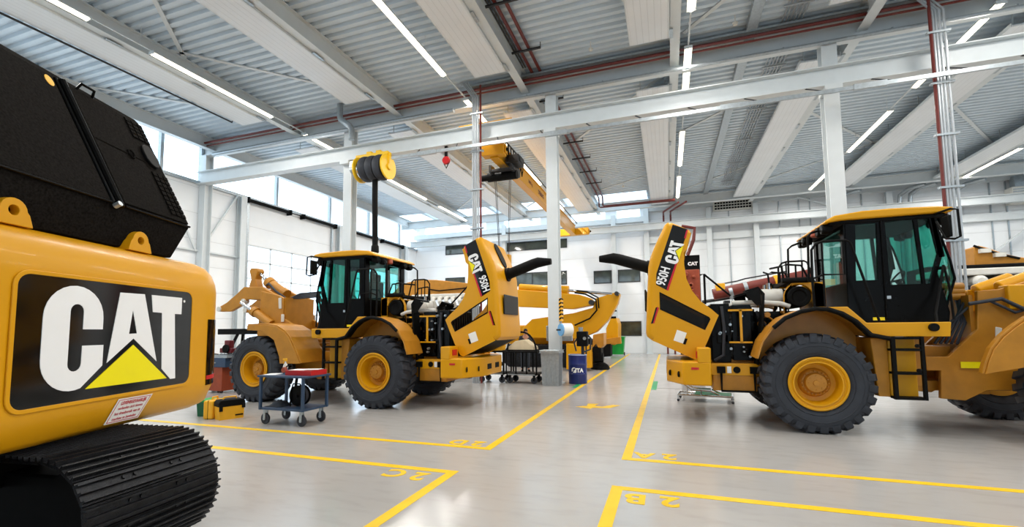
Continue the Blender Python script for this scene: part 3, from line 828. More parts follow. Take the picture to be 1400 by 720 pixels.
def hub_mesh():
    mb = MB()
    mb.lathe([(0.235, -0.01), (0.225, -0.05), (0.20, -0.075), (0.165, -0.085), (0.16, -0.13), (0.145, -0.15), (0.05, -0.155), (0.045, -0.175), (0.0, -0.175)], (0, 0, 0), 'y', 40)
    for k in range(20):
        a = 2 * PI * k / 20; c = (0.188 * math.cos(a), 0, 0.188 * math.sin(a))
        mb.cyl((c[0], -0.07, c[2]), (c[0], -0.105, c[2]), 0.014, n=6)
    for k in range(8):
        a = 2 * PI * k / 8; c = (0.11 * math.cos(a), 0, 0.11 * math.sin(a))
        mb.cyl((c[0], -0.14, c[2]), (c[0], -0.165, c[2]), 0.012, n=6)
    return mb
_wheel = {}
def wheel(parent, x, s, z=0.79, y=1.1):
    """s = -1 / +1: which side of the machine the dished face looks to"""
    out = []
    for nm, fn, m, lab in (('tyre', tyre_mesh, 'rubber', None), ('rim', rim_mesh, 'yellow', None), ('hub', hub_mesh, 'ochre', None)):
        if nm not in _wheel:
            o = fn().build(nm, M[m], None); _wheel[nm] = o.data
        else:
            o = bpy.data.objects.new(nm, _wheel[nm]); COL.objects.link(o)
        out.append(o)
    t, r, h = out
    t.parent = parent; t.location = (x, s * y, z); t.rotation_euler = (0, 0, 0 if s < 0 else PI)
    r.parent = t; h.parent = t
    return t

def bolts(mb, pts, y, s, r=0.015):
    for x, z in pts: mb.cyl((x, y, z), (x, y + s * 0.012, z), r, n=8)

def wheel_loader(label, loc, rz, near, tower):
    """x forward, rear axle at x = 0; near = side (y sign) that faces the camera"""
    L = thing('wheel_loader', label, 'wheel loader', loc, rz, 'wheel loaders with raised hoods')
    Y = M['yellow']; OC = M['ochre']
    for x in (0.0, 3.45):
        for s in (-1, 1): wheel(L, x, s)
        MB().cyl((x, -0.85, 0.79), (x, 0.85, 0.79), 0.17).lathe([(0.0, -0.3), (0.25, -0.25), (0.3, 0), (0.25, 0.25), (0, 0.3)], (x, 0, 0.79), 'y', 20).build('axle', OC, L)
    # rear frame with tanks
    fr = MB().box(-1.55, 1.7, -0.48, 0.48, 0.62, 1.1).box(-1.5, -0.78, -0.76, 0.76, 0.56, 1.05).box(0.55, 1.75, -0.5, 0.5, 0.7, 1.5)
    fr.build('rear_frame', OC, L, 0.015)
    bx = MB().box(-1.52, -0.72, -0.77, -0.75, 0.84, 1.05).box(-1.52, -0.72, 0.75, 0.77, 0.84, 1.05); bx.sides('side_plate', Y, L, 0.005)
    for s in (-1, 1):
        lp = MB().tube([(-1.36, s * 0.8, 0.92), (-1.36, s * 0.8, 0.56), (-0.82, s * 0.8, 0.56), (-0.82, s * 0.8, 0.92)], 0.022, 8)
        lp.box(-1.43, -1.29, s * 0.79 - 0.03, s * 0.79 + 0.03, 0.88, 1.0).box(-0.89, -0.75, s * 0.79 - 0.03, s * 0.79 + 0.03, 0.88, 1.0).cyl((-1.1, s * 0.77, 0.94), (-1.1, s * 0.785, 0.94), 0.06)
        lp.sides('step_loop', M['matt'], L)
        MB().box(-1.26, -1.19, s * 0.772 - 0.004, s * 0.772 + 0.004, 0.88, 1.0).build('sticker', M['white'], L, label='small white sticker')
    # counterweight bumper, wrapping the rear
    bp = MB().prism([(-2.30, -0.55), (-2.02, -1.12), (-1.55, -1.18), (-1.55, 1.18), (-2.02, 1.12), (-2.30, 0.55)], 'xy', 0.68, 1.10)
    b = bp.build('bumper', Y, L, 0.03, seg=3)
    e = MB()
    for s in (-1, 1):
        e.box(-1.77, -1.55, min(s * 0.75, s * 1.17), max(s * 0.75, s * 1.17), 1.08, 1.35)
    e.sides('bumper_post', Y, L, 0.02)
    lm = MB(); dk = MB()
    for s in (-1, 1):
        lm.box(-1.88, -1.74, s * 1.148 - 0.006, s * 1.148 + 0.006, 0.96, 1.0)
        lm.box(-1.785, -1.77, min(s * 0.85, s * 1.05), max(s * 0.85, s * 1.05), 1.16, 1.28)
        for y in (0.68, 0.98):
            n = Vector((-0.897, s * -0.441, 0)); p = Vector((-2.30 + 0.28 * (y - 0.55) / 0.57, s * y, 0.86))
            dk.cyl(p - n * 0.02, p + Vector((-0.9, s * -0.44, 0)) * 0.006, 0.055)
        dk.box(-2.306, -2.29, min(s * 0.12, s * 0.36), max(s * 0.12, s * 0.36), 0.82, 0.94)
    lm.pieces('rear_light', M['red'], L, label='small red reflector'); dk.pieces('bumper_hole', M['matt'], b)
    # engine bay
    en = MB().box(-1.48, -1.16, -0.6, 0.6, 1.06, 2.15).box(-1.12, -0.8, -0.58, 0.58, 1.1, 2.12)
    rnd = random.Random(7)
    en.box(-0.8, 0.3, -0.3, 0.3, 1.1, 2.0)
    for i in range(26):
        x = rnd.uniform(-1.45, 0.25); z = rnd.uniform(1.15, 2.0); s = rnd.choice((-1, 1)); w = rnd.uniform(0.03, 0.1)
        yy = 0.58 if x < -0.8 else 0.3
        en.box(x - w, x + w, s * yy - 0.07, s * yy + 0.07, z - w, z + w)
    en.build('engine', M['black'], L, 0.01)
    co = MB()
    for i in range(9):
        co.box(-1.515, -1.48, -0.55 + i * 0.13, -0.47 + i * 0.13, 1.1, 2.12)
    co.pieces('radiator_core', M['matt'], L)
    yb = MB()
    for i in range(12):
        x = rnd.uniform(-0.62, 0.1); z = rnd.uniform(1.5, 2.0); s = rnd.choice((-1, 1)); w = rnd.uniform(0.03, 0.075)
        yb.cyl((x, s * 0.28, z), (x, s * rnd.uniform(0.45, 0.6), z), w, n=10)
        yb.tube([(x, s * 0.42, z), (x + 0.1, s * 0.5, z - 0.1), (x + 0.12, s * 0.5, z - 0.4)], 0.02, 6)
    yb.pieces('engine_fitting', OC, L)
    sm = MB()
    for i in range(26):
        s = rnd.choice((-1, 1)); x = rnd.uniform(-1.45, -0.85); z = rnd.uniform(1.15, 2.08)
        sm.cyl((x, s * 0.6, z), (x, s * 0.675, z), rnd.uniform(0.012, 0.028), n=8)
    sm.pieces('bolt_head', M['galv'], L)
    ho = MB()
    for s in (-1, 1):
        ho.tube([(-1.3, s * 0.66, 2.1), (-1.27, s * 0.69, 1.7), (-1.3, s * 0.68, 1.2), (-1.45, s * 0.66, 1.1)], 0.028, 8)
        ho.tube([(-0.7, s * 0.5, 2.0), (-0.5, s * 0.55, 1.6), (-0.45, s * 0.55, 1.2)], 0.025, 8)
    ho.pieces('hose', M['rubber'], L)
    for s in (-1, 1):
        g = MB().strip([(-0.90, 2.34), (-0.70, 2.40), (-0.63, 2.30), (-0.66, 1.9), (-0.70, 1.5), (-0.78, 1.04)], 'xz', s * 0.5, s * 0.8, 0.035)
        g.prism([(-0.92, 2.33), (-0.68, 2.4), (-0.66, 2.1), (-0.74, 2.1)], 'xz', s * 0.78, s * 0.8)
        g.build('radiator_guard', M['matt'], L, 0.004)
        f = MB().box(-1.2, -0.80, s * 0.75 - 0.015, s * 0.75 + 0.015, 2.0, 2.035).box(-1.2, -0.82, s * 0.75 - 0.015, s * 0.75 + 0.015, 1.42, 1.45).box(-1.015, -0.975, s * 0.75 - 0.015, s * 0.75 + 0.015, 1.43, 2.03)
        f.build('prop_frame', M['yellow'], L)
    MB().tube([(-0.62, -0.15, 2.27), (-0.58, -0.15, 2.27), (-0.2, -0.15, 2.27), (-0.16, -0.15, 2.27)], [0.1, 0.16, 0.16, 0.1], 20).tube([(-0.62, 0.2, 2.27), (-0.58, 0.2, 2.27), (-0.2, 0.2, 2.27), (-0.16, 0.2, 2.27)], [0.1, 0.16, 0.16, 0.1], 20).pieces('silencer', M['offwhite'], L)
    MB().cyl((-0.4, -0.15, 2.4), (-0.4, -0.15, 2.54), 0.05).cyl((-0.46, -0.05, 2.4), (-0.46, -0.05, 2.52), 0.03).pieces('silencer_neck', M['chrome'], L)
    hp = MB()
    for s in (-1, 1): hp.tube([(-1.1, s * 0.52, 2.16), (-0.65, s * 0.52, 2.16), (-0.3, s * 0.50, 2.13), (-0.15, s * 0.48, 2.08)], 0.045, 10)
    hp.sides('white_pipe', M['offwhite'], L)
    af = MB()
    for s in (-1, 1): af.lathe([(0.0, s * 0.52), (0.1, s * 0.52), (0.12, s * 0.54), (0.17, s * 0.54), (0.19, s * 0.52), (0.2, s * 0.35), (0.2, s * 0.1)], (-0.0, 0, 2.25), 'y', 24)
    af.sides('air_filter', M['matt'], L)
    ay = MB()
    for s in (-1, 1):
        ay.prism([(-0.22, 2.05), (-0.18, 2.42), (-0.1, 2.5), (0.3, 2.5), (0.42, 2.46), (0.42, 2.05), (0.24, 2.05), (0.24, 2.3)] + arc(0, 2.25, 0.22, 0.2, PI - 0.2, 8), 'xz', min(s * 0.4, s * 0.5), max(s * 0.4, s * 0.5))
    ay.box(0.24, 0.42, -0.5, 0.5, 1.9, 2.5); ay.build('rear_cowl', Y, L, 0.01)
    # walkway rails behind the cab
    gr = MB()
    for s in (-1, 1):
        gr.tube([(-0.25, s * 0.6, 2.56), (-0.27, s * 0.6, 2.8), (-0.2, s * 0.6, 2.83), (0.04, s * 0.6, 2.8), (0.13, s * 0.6, 2.58)], 0.018, 6)
        gr.tube([(-0.05, s * 0.6, 2.82), (-0.05, s * 0.6, 2.56)], 0.015, 6)
        gr.tube([(-0.27, s * 0.6, 2.8), (-0.4, s * 0.3, 2.8)], 0.018, 6)
    gr.sides('walkway_rail', M['matt'], L)
    MB().tube([(-0.28, -0.6, 2.54), (0.2, -0.6, 2.54)], 0.05, 10).tube([(-0.28, 0.6, 2.54), (0.2, 0.6, 2.54)], 0.05, 10).box(-0.2, 0.15, -0.5, 0.5, 2.5, 2.55).build('walkway', M['matt'], L)
    MB().tube([(-1.49, -near * 0.45, 2.2), (-1.49, -near * 0.45, 2.84), (-1.58, -near * 0.45, 2.82)], 0.022, 6).tube([(-1.49, -near * 0.45, 2.83), (-1.0, -near * 0.45, 2.36)], 0.02, 6).build('hood_strut', M['matt'], L)
    # ---- raised hood: wrapped shell, side windows cut through
    prof = [(-1.77, 3.50), (-1.80, 3.57), (-1.90, 3.63), (-2.12, 3.745), (-2.19, 3.755), (-2.25, 3.71), (-2.44, 3.32), (-2.54, 3.08), (-2.58, 2.9), (-2.62, 2.3), (-2.66, 1.62), (-2.64, 1.54), (-2.56, 1.47)]
    ins = []
    for i, p in enumerate(prof):
        q0 = prof[max(i - 1, 0)]; q1 = prof[min(i + 1, len(prof) - 1)]
        dx, dz = q1[0] - q0[0], q1[1] - q0[1]; l = math.hypot(dx, dz); ins.append((-dz / l, dx / l))
    def cross(p, n, hw, c, t):
        out = []
        for k in range(7):
            a = PI / 2 * k / 6
            d = c - (c - 0) * math.sin(a); out.append((hw - c + c * math.cos(a), d))
        return [(-y, d + t) for y, d in out] + [(y, d + t) for y, d in reversed(out)]
    c = 0.10; hw = 0.755
    vs = []; per = 14
    for t in (0.0, 0.03):
        for p, n in zip(prof, ins):
            for y, d in cross(p, n, hw - t, c, 0):
                vs.append((p[0] + n[0] * (d + t), y, p[1] + n[1] * (d + t)))
    m = len(prof); fs = []
    for t in range(2):
        o = t * m * per
        for i in range(m - 1):
            for k in range(per - 1): fs.append((o + i * per + k, o + i * per + k + 1, o + (i + 1) * per + k + 1, o + (i + 1) * per + k))
    o = m * per
    for k in range(per - 1):
        fs.append((k, k + 1, o + k + 1, o + k)); q = (m - 1) * per; fs.append((q + k, q + k + 1, o + q + k + 1, o + q + k))
    shell = MB().add(vs, fs)
    # end face at the top (front edge of the hood)
    shell.prism([(-1.78, 3.50), (-1.80, 3.56), (-2.12, 3.71), (-2.14, 3.66), (-1.84, 3.5)], 'xz', -0.66, 0.66)
    inner = [(p[0] + n[0] * c, p[1] + n[1] * c) for p, n in zip(prof, ins)]
    side = [(-1.775, 3.50)] + inner[2:] + [(-2.55, 1.47), (-1.80, 1.12), (-1.72, 1.16), (-1.59, 1.40), (-1.36, 1.93), (-1.47, 2.04), (-1.66, 2.2), (-1.80, 2.4), (-1.89, 2.63), (-1.92, 2.9), (-1.92, 3.14), (-1.86, 3.2), (-1.83, 3.34)]
    win = [(-2.385, 2.40), (-1.52, 1.90), (-1.50, 1.86), (-1.60, 1.66), (-2.385, 2.06)]
    for s in (-1, 1):
        a, b_ = s * (hw - 0.03), s * hw
        shell.prism(side, 'xz', min(a, b_), max(a, b_), [win])
    sh = shell.build('hood_shell', Y, L, angle=30)
    rear = MB()
    rear.prism([(-2.57, 1.49), (-1.80, 1.14), (-1.79, 1.17), (-2.55, 1.52)], 'xz', -0.7, 0.7).build('rear_grille', M['matt'], L)
    wf = MB()
    for s in (-1, 1):
        iw = [(-2.37, 2.365), (-1.56, 1.895), (-1.535, 1.855), (-1.615, 1.69), (-2.37, 2.085)]
        wf.prism(win, 'xz', min(s * 0.74, s * 0.76), max(s * 0.74, s * 0.76), [iw])
    wf.sides('window_seal', M['matt'], sh)
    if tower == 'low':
        pn_ = MB()  # tinted sheets added to darken the view through the hood windows
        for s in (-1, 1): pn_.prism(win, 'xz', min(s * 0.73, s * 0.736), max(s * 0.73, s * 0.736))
        pn_.sides('window_pane', M['hoodshade'], sh)
    MB().box(-2.675, -2.645, -0.48, 0.48, 2.04, 2.48).build('top_grille', M['meshgrille'], L, 0.02)
    sc = [(-0.02 + 0.42 * math.cos(a) * 0.5, 3.32 + 0.22 * math.sin(a)) for a in [2 * PI * k / 24 for k in range(24)]]
    n0 = Vector((-0.9, 0, 0.44)).normalized(); u0 = Vector((0.42, 0, 0.907))
    plate2d([(0.17 * math.cos(a), 0.26 * math.sin(a) + (0.06 if math.sin(a) > 0 else -0.06)) for a in [2 * PI * k / 28 for k in range(28)]], (-2.395, 0, 3.42), (0, -1, 0), u0, 0.02).build('hood_inlet', M['matt'], L)
    # exhaust stack, lying level with the hood up
    ex = MB().tube([(-2.5, 0, 2.95), (-2.66, 0, 3.0), (-3.22, 0, 3.19), (-3.32, 0, 3.215), (-3.62, 0, 3.22)], [0.135, 0.12, 0.12, 0.118, 0.07], 18)
    ex.lathe([(0.16, -2.62), (0.15, -2.5), (0.12, -2.5)], (0, 0, 2.97), 'x', 18)
    ex.build('exhaust_stack', M['matt'], L)
    # ---- hood decals
    for s in (-1, 1):
        st = [(-2.10, 3.69), (-1.84, 3.575), (-1.88, 3.42), (-2.235, 2.42), (-2.44, 2.54), (-2.43, 2.75)]
        yy = s * hw
        pl = MB().prism(st, 'xz', min(yy, yy + s * 0.004), max(yy, yy + s * 0.004)).build('decal_panel', M['decalblack'], L, label='black strip with white lettering')
        MB().prism([(-1.86, 3.56), (-1.83, 3.57), (-1.875, 3.40), (-1.905, 3.41)], 'xz', min(yy, yy + s * 0.006), max(yy, yy + s * 0.006)).prism([(-2.06, 2.98), (-2.03, 2.97), (-2.222, 2.415), (-2.255, 2.435)], 'xz', min(yy, yy + s * 0.006), max(yy, yy + s * 0.006)).pieces('red_stripe', M['decalred'], pl)
        up = Vector((0.315, 0, 0.949)); n = Vector((0, s, 0))
        rt = up if s < 0 else -up
        # letters read up the strip on one side, down it on the other
        tu = n.cross(rt)
        logo(pl, (-2.09, yy + s * 0.005, 3.15), rt, tu, 0.34, 0.004)
        text('model_number', '950H', 0.24, M['white'], pl, (-2.30, yy + s * 0.006, 2.70), rt, tu, 0.006, 0.004, 0.68)
        MB().prism([(-2.46, 2.10), (-2.43, 2.11), (-2.52, 1.80), (-2.56, 1.79)], 'xz', min(yy, yy + s * 0.003), max(yy, yy + s * 0.003)).build('black_flash', M['decalblack'], L)
        MB().prism([(-2.43, 2.11), (-2.40, 2.09), (-2.50, 1.79), (-2.52, 1.80)], 'xz', min(yy, yy + s * 0.003), max(yy, yy + s * 0.003)).build('red_flash', M['decalred'], L)
        MB().prism([(-2.09, 1.67), (-1.92, 1.61), (-1.99, 1.41), (-2.16, 1.47)], 'xz', min(yy, yy + s * 0.003), max(yy, yy + s * 0.003)).build('service_label', M['paper'], L, label='white service label')
        MB().prism([(-1.955, 1.51), (-1.91, 1.50), (-1.95, 1.39), (-1.995, 1.405)], 'xz', min(yy, yy + s * 0.006), max(yy, yy + s * 0.006)).build('hood_latch', M['matt'], L)
    # ---- rear mudguards
    arcp = [(-0.84, 1.18), (-0.75, 1.46), (-0.60, 1.68), (-0.42, 1.84), (-0.2, 1.94), (0.02, 1.985), (0.2, 1.97), (0.38, 1.9), (0.56, 1.77), (0.74, 1.56), (0.98, 1.50)]
    mg = MB(); ed = MB()
    for s in (-1, 1):
        mg.strip(arcp, 'xz', min(s * 0.72, s * 1.36), max(s * 0.72, s * 1.36), 0.03)
        mg.prism(arcp[:10] + [(0.74, 1.1), (-0.7, 1.1)], 'xz', min(s * 0.72, s * 0.75), max(s * 0.72, s * 0.75))
        ed.tube([(p[0], s * 1.37, p[1] + 0.01) for p in arcp[2:]], 0.035, 8)
        ed.strip(arcp[3:], 'xz', min(s * 1.2, s * 1.38), max(s * 1.2, s * 1.38), -0.012)
    mg.sides('rear_mudguard', OC, L); ed.sides('mudguard_edge', M['matt'], L)
    # ---- platform, ladders, tanks
    pf = MB()
    for s in (-1, 1):
        pf.prism([(0.20, 2.02), (0.48, 2.02), (0.72, 1.76), (1.78, 1.76), (1.76, 1.54), (0.84, 1.54), (0.74, 1.6), (0.56, 1.82), (0.38, 1.94), (0.24, 1.995)], 'xz', min(s * 0.85, s * 1.3), max(s * 0.85, s * 1.3))
    pf.sides('platform', Y, L, 0.012)
    for s in (-1, 1):
        ld = MB().box(1.01, 1.06, s * 1.3 - 0.03, s * 1.3 + 0.03, 0.58, 1.54).box(1.38, 1.42, s * 1.3 - 0.03, s * 1.3 + 0.03, 0.58, 1.54)
        for z in (0.58, 0.96, 1.32, 1.50): ld.box(1.03, 1.41, s * 1.22 - 0.1, s * 1.22 + 0.1, z, z + 0.035)
        ld.tube([(1.33, s * 1.36, 1.40), (1.3, s * 1.38, 1.4)], 0.03, 8).tube([(1.33, s * 1.36, 1.03), (1.3, s * 1.38, 1.03)], 0.03, 8)
        ld.build('ladder', M['matt'], L)
        MB().box(1.04, 1.40, min(s * 0.6, s * 1.1), max(s * 0.6, s * 1.1), 0.58, 1.5).build('step_back', Y, L, 0.01)
        MB().prism([(0.86, 0.6), (1.02, 0.6), (1.02, 1.52), (0.80, 1.52)], 'xz', min(s * 0.55, s * 1.16), max(s * 0.55, s * 1.16)).build('side_tank', OC, L, 0.015)
    # ---- cab
    cabx = MB()
    for s in (-1, 1):
        a, b_ = min(s * 0.80, s * 0.86), max(s * 0.80, s * 0.86)
        outer = [(0.63, 1.76), (0.66, 3.5), (1.86, 3.53), (1.95, 2.86), (1.86, 2.55), (1.98, 1.92), (1.96, 1.76)]
        w1 = [(0.80, 3.41), (1.10, 3.42), (1.07, 2.47), (0.76, 2.47)]
        w2 = [(1.21, 3.43), (1.60, 3.45), (1.66, 2.38), (1.23, 2.38)]
        w3 = [(1.65, 3.46), (1.80, 3.48), (1.885, 2.86), (1.745, 2.38), (1.70, 2.38)]
        cabx.prism(outer, 'xz', a, b_, [w1, w2, w3])
        cabx.tube([(1.155, s * 0.87, 3.45), (1.15, s * 0.87, 1.8)], 0.02, 6)
        gl = MB()
        for w in (w1, w2, w3): gl.prism(w, 'xz', min(s * 0.825, s * 0.835), max(s * 0.825, s * 0.835))
        gl.build('side_glass', M['cabglass'], L)
        MB().box(1.16, 1.22, s * 0.862 - 0.02, s * 0.862 + 0.02, 2.15, 2.2).build('door_handle', M['chrome'], L)
        MB().box(0.96, 1.12, s * 0.862 - 0.003, s * 0.862 + 0.003, 1.80, 1.85).build('door_sticker', M['logoyellow'], L, label='small yellow sticker')
    # rear wall with window and floor, front lower wall
    X = Matrix(((0, 0, 1, 0), (1, 0, 0, 0), (0, 1, 0, 0), (0, 0, 0, 1)))
    rw = MB(X).prism([(-0.84, 1.76), (0.84, 1.76), (0.84, 3.5), (-0.84, 3.5)], 'xy', 0.63, 0.69, [[(-0.68, 2.45), (0.68, 2.45), (0.68, 3.38), (-0.68, 3.38)]])
    o = len(cabx.v); cabx.v += rw.v; cabx.f += [tuple(i + o for i in f) for f in rw.f]
    cabx.box(0.63, 1.95, -0.84, 0.84, 1.74, 1.8)
    cabx.obox((1.86, -0.83, 3.5), (1.93, -0.83, 2.8), 0.06, 0.08); cabx.obox((1.86, 0.83, 3.5), (1.93, 0.83, 2.8), 0.06, 0.08)
    cabx.build('cab_frame', M['black'], L, 0.006)
    MB().box(0.65, 0.665, -0.7, 0.7, 2.43, 3.4).build('rear_glass', M['cabglass'], L)
    # curved windscreen bulging ahead of the door
    ws = MB(); prf = [(1.90, 3.52), (2.06, 3.2), (2.17, 2.75), (2.21, 2.45), (2.08, 2.02)]; rows = []
    for x, z in prf:
        pts = []
        for k in range(11):
            y = -0.80 + 1.6 * k / 10
            bul = (1 - (abs(y) / 0.8) ** 3.0)
            pts.append((x - 0.10 + 0.16 * bul if k not in (0, 10) else x - 0.12, y, z))
        rows.append(pts)
    vs = [p for r_ in rows for p in r_]; fs = [(i * 11 + k, i * 11 + k + 1, i * 11 + k + 12, i * 11 + k + 11) for i in range(4) for k in range(10)]
    ws.add(vs, fs)
    w_ = ws.build('windscreen', M['screenglass'], L); sol = w_.modifiers.new('thick', 'SOLIDIFY'); sol.thickness = 0.01
    es = MB()
    for s in (-1, 1): es.tube([(x - 0.11, s * 0.80, z) for x, z in prf] + [(1.97, s * 0.80, 1.8)], 0.02, 6)
    es.sides('windscreen_edge', M['black'], L)
    # roof
    rf = MB()
    rsec = [(0.34, 3.47), (0.36, 3.52), (0.50, 3.59), (0.9, 3.635), (1.3, 3.64), (1.9, 3.62), (2.08, 3.59), (2.12, 3.55), (2.06, 3.51), (0.60, 3.50)]
    rf.prism(rsec, 'xz', -0.93, 0.93)
    r_ = rf.build('cab_roof', Y, L, 0.035, seg=3)
    MB().box(0.42, 2.02, -0.88, 0.88, 3.44, 3.51).build('roof_liner', M['matt'], L, 0.02)
    lt = MB(); ho = MB()
    for s in (-1, 1):
        for y in (0.45, 0.72):
            ho.lathe([(0.0, 0.50), (0.07, 0.50), (0.09, 0.44), (0.09, 0.36), (0.08, 0.34)], (0, s * y, 3.40), 'x', 14)
            lt.cyl((0.345, s * y, 3.40), (0.335, s * y, 3.40), 0.075, n=14)
            ho.lathe([(0.0, 1.95), (0.08, 1.97), (0.1, 2.05), (0.09, 2.10)], (0, s * y, 3.43), 'x', 14)
    ho.pieces('work_lamp', M['matt'], L); lt.pieces('lamp_lens', M['glass'], L)
    MB().lathe([(0.07, 3.36), (0.085, 3.38), (0.08, 3.46), (0.05, 3.5), (0, 3.51)], (0.40, near * 0.2, 0), 'z', 14).build('beacon', M['orange'], L, label='amber beacon')
    ra = MB()
    for s in (-1, 1): ra.tube([(0.5, s * 0.5, 3.46), (0.2, s * 0.66, 3.36), (0.14, s * 0.7, 3.3), (0.12, s * 0.7, 2.5)], 0.02, 6)
    ra.pieces('lamp_bracket', M['matt'], L)
    # mirrors
    for s in (-1, 1):
        mm = MB().tube([(1.88, s * 0.86, 3.50), (1.92, s * 1.2, 3.50), (1.98, s * 1.26, 3.47), (1.98, s * 1.28, 3.05), (1.92, s * 1.26, 3.02), (1.86, s * 1.16, 3.05), (1.83, s * 1.0, 3.35)], 0.018, 6)
        mm.build('mirror_arm', M['matt'], L)
        MB().box(1.86, 1.91, min(s * 1.05, s * 1.25), max(s * 1.05, s * 1.25), 3.06, 3.40).build('mirror', M['matt'], L, 0.015)
        hr = MB().tube([(0.05, s * 1.2, 2.03), (0.04, s * 1.2, 2.5), (0.05, s * 1.2, 2.98), (0.12, s * 1.2, 3.08), (0.22, s * 1.2, 3.11), (0.54, s * 1.2, 3.11), (0.60, s * 1.2, 3.07), (0.93, s * 1.18, 1.78)], 0.02, 8)
        hr.tube([(0.05, s * 1.2, 2.5), (0.2, s * 1.2, 2.56), (0.5, s * 1.2, 2.55), (0.5, s * 1.2, 3.11)], 0.016, 6).tube([(0.2, s * 1.2, 2.03), (0.2, s * 1.2, 3.1)], 0.016, 6)
        hr.tube([(1.90, s * 0.95, 2.66), (1.80, s * 0.98, 2.2), (1.66, s * 1.16, 1.9), (1.62, s * 1.28, 1.72), (1.55, s * 1.32, 1.68)], 0.02, 8).cyl((1.55, s * 1.3, 1.68), (1.55, s * 1.36, 1.68), 0.06)
        hr.tube([(1.90, s * 0.95, 2.66), (1.98, s * 0.9, 2.3), (2.0, s * 0.9, 1.8)], 0.018, 8)
        hr.build('handrail', M['matt'], L)
    # seat and steering wheel
    MB().box(0.95, 1.4, -0.26, 0.26, 2.2, 2.34).box(0.86, 0.98, -0.25, 0.25, 2.3, 2.95).box(0.87, 0.97, -0.14, 0.14, 2.95, 3.15).box(1.0, 1.35, -0.2, 0.2, 1.8, 2.2).box(0.95, 1.4, 0.3, 0.38, 2.4, 2.48).box(0.95, 1.4, -0.38, -0.3, 2.4, 2.48).build('seat', M['cloth'], L, 0.04, seg=3)
    st = MB().tube([(1.66 + 0.09 * math.cos(a), 0.2 * math.sin(a), 2.52 + 0.16 * math.cos(a)) for a in [2 * PI * k / 24 for k in range(24)]], 0.016, 6, closed=True)
    st.tube([(1.9, 0, 1.85), (1.75, 0, 2.4), (1.66, 0, 2.52)], 0.045, 8).box(1.64, 1.68, -0.19, 0.19, 2.5, 2.53)
    st.build('steering_wheel', M['matt'], L)
    MB().box(1.75, 1.9, -0.4, 0.4, 1.8, 2.3).build('dashboard', M['matt'], L, 0.03)
    # ---- front frame
    if tower == 'low':
        fp = [(1.76, 0.97), (1.76, 1.2), (2.06, 1.2), (2.46, 1.64), (2.50, 2.26), (2.78, 2.28), (3.3, 2.45), (3.9, 2.2), (4.2, 1.2), (4.0, 0.7), (2.52, 0.67), (2.24, 0.5), (1.92, 0.52), (1.95, 0.97)]
    else:
        fp = [(1.76, 0.97), (1.76, 1.2), (2.1, 1.2), (2.6, 1.62), (3.42, 2.05), (3.42, 2.58), (3.6, 2.66), (4.0, 2.75), (4.2, 2.79), (4.22, 2.4), (4.3, 1.6), (4.3, 1.0), (4.0, 0.7), (2.52, 0.67), (2.24, 0.5), (1.92, 0.52), (1.95, 0.97)]
    fs_ = MB()
    for s in (-1, 1): fs_.prism(fp, 'xz', min(s * 0.46, s * 0.54), max(s * 0.46, s * 0.54))
    fs_.box(2.5, 3.9, -0.47, 0.47, 0.75, 1.5).box(2.3, 2.6, -0.46, 0.46, 0.6, 1.4)
    fs_.build('front_frame', OC, L, 0.01)
    hb = MB().box(1.6, 2.2, -0.3, 0.3, 0.62, 0.78).box(1.6, 2.2, -0.3, 0.3, 1.2, 1.36).cyl((1.72, 0, 0.5), (1.72, 0, 1.45), 0.12)
    for s in (-1, 1): hb.tube([(1.5, s * 0.42, 1.08), (2.2, s * 0.36, 1.08)], 0.06, 10).cyl((2.2, s * 0.34, 1.0), (2.2, s * 0.34, 1.16), 0.08)
    hb.build('articulation_joint', OC, L)
    if tower == 'low':
        rp = MB().box(2.42, 2.47, -0.46, 0.46, 1.5, 2.2); rp.build('tower_back', OC, L)
        pk = MB()
        for s in (-1, 1):
            pk.box(2.84, 3.3, s * 0.5 - 0.12, s * 0.5 + 0.12, 1.95, 2.34)
            pk.cyl((2.9, s * 0.3, 2.3), (3.4, s * 0.3, 2.5), 0.12)
        pk.sides('valve_block', Y, L, 0.02)
        px_ = MB()
        for s in (-1, 1): px_.prism([(2.66, 1.40), (2.74, 1.40), (2.76, 1.66), (2.68, 1.68)], 'xz', min(s * 0.54, s * 0.56), max(s * 0.54, s * 0.56))
        px_.pieces('pin_plate', M['offwhite'], L, 0.01)
        hs = MB()
        for i in range(5): hs.tube([(2.0 + 0.06 * i, near * (0.3 + 0.03 * i), 1.4), (2.2 + 0.05 * i, near * 0.36, 1.75), (2.42, near * (0.42 - 0.1 * i), 2.0 + 0.08 * i)], 0.022, 6)
        hs.tube([(2.35, near * 0.6, 2.05), (2.75, near * 0.62, 2.12), (3.0, near * 0.64, 1.95)], 0.03, 8).tube([(2.6, near * 0.6, 2.1), (2.9, near * 0.62, 1.9), (3.2, near * 0.62, 2.0)], 0.022, 8)
        hs.pieces('hydraulic_hose', M['rubber'], L)
        ts = MB()
        for z in (2.2, 2.28, 2.36): ts.cyl((2.22, near * 0.2, z), (2.48, near * 0.2, z), 0.07, n=12)
        ts.pieces('hydraulic_fitting', OC, L)
        MB().box(2.2, 2.5, near * 0.562 - 0.004, near * 0.562 + 0.004, 1.02, 1.12).build('warning_label', M['logoyellow'], L, label='yellow warning label')
    else:
        rp = MB().box(3.38, 3.44, -0.5, 0.5, 1.6, 2.6); rp.build('tower_back', OC, L)
        px_ = MB()
        for s in (-1, 1):
            px_.prism([(3.46, 2.30), (3.56, 2.30), (3.58, 2.58), (3.48, 2.60)], 'xz', min(s * 0.54, s * 0.56), max(s * 0.54, s * 0.56))
            px_.box(3.36, 3.46, s * 0.56 - 0.01, s * 0.56 + 0.01, 1.95, 2.15)
        px_.pieces('pin_plate', M['offwhite'], L, 0.01)
        hs = MB()
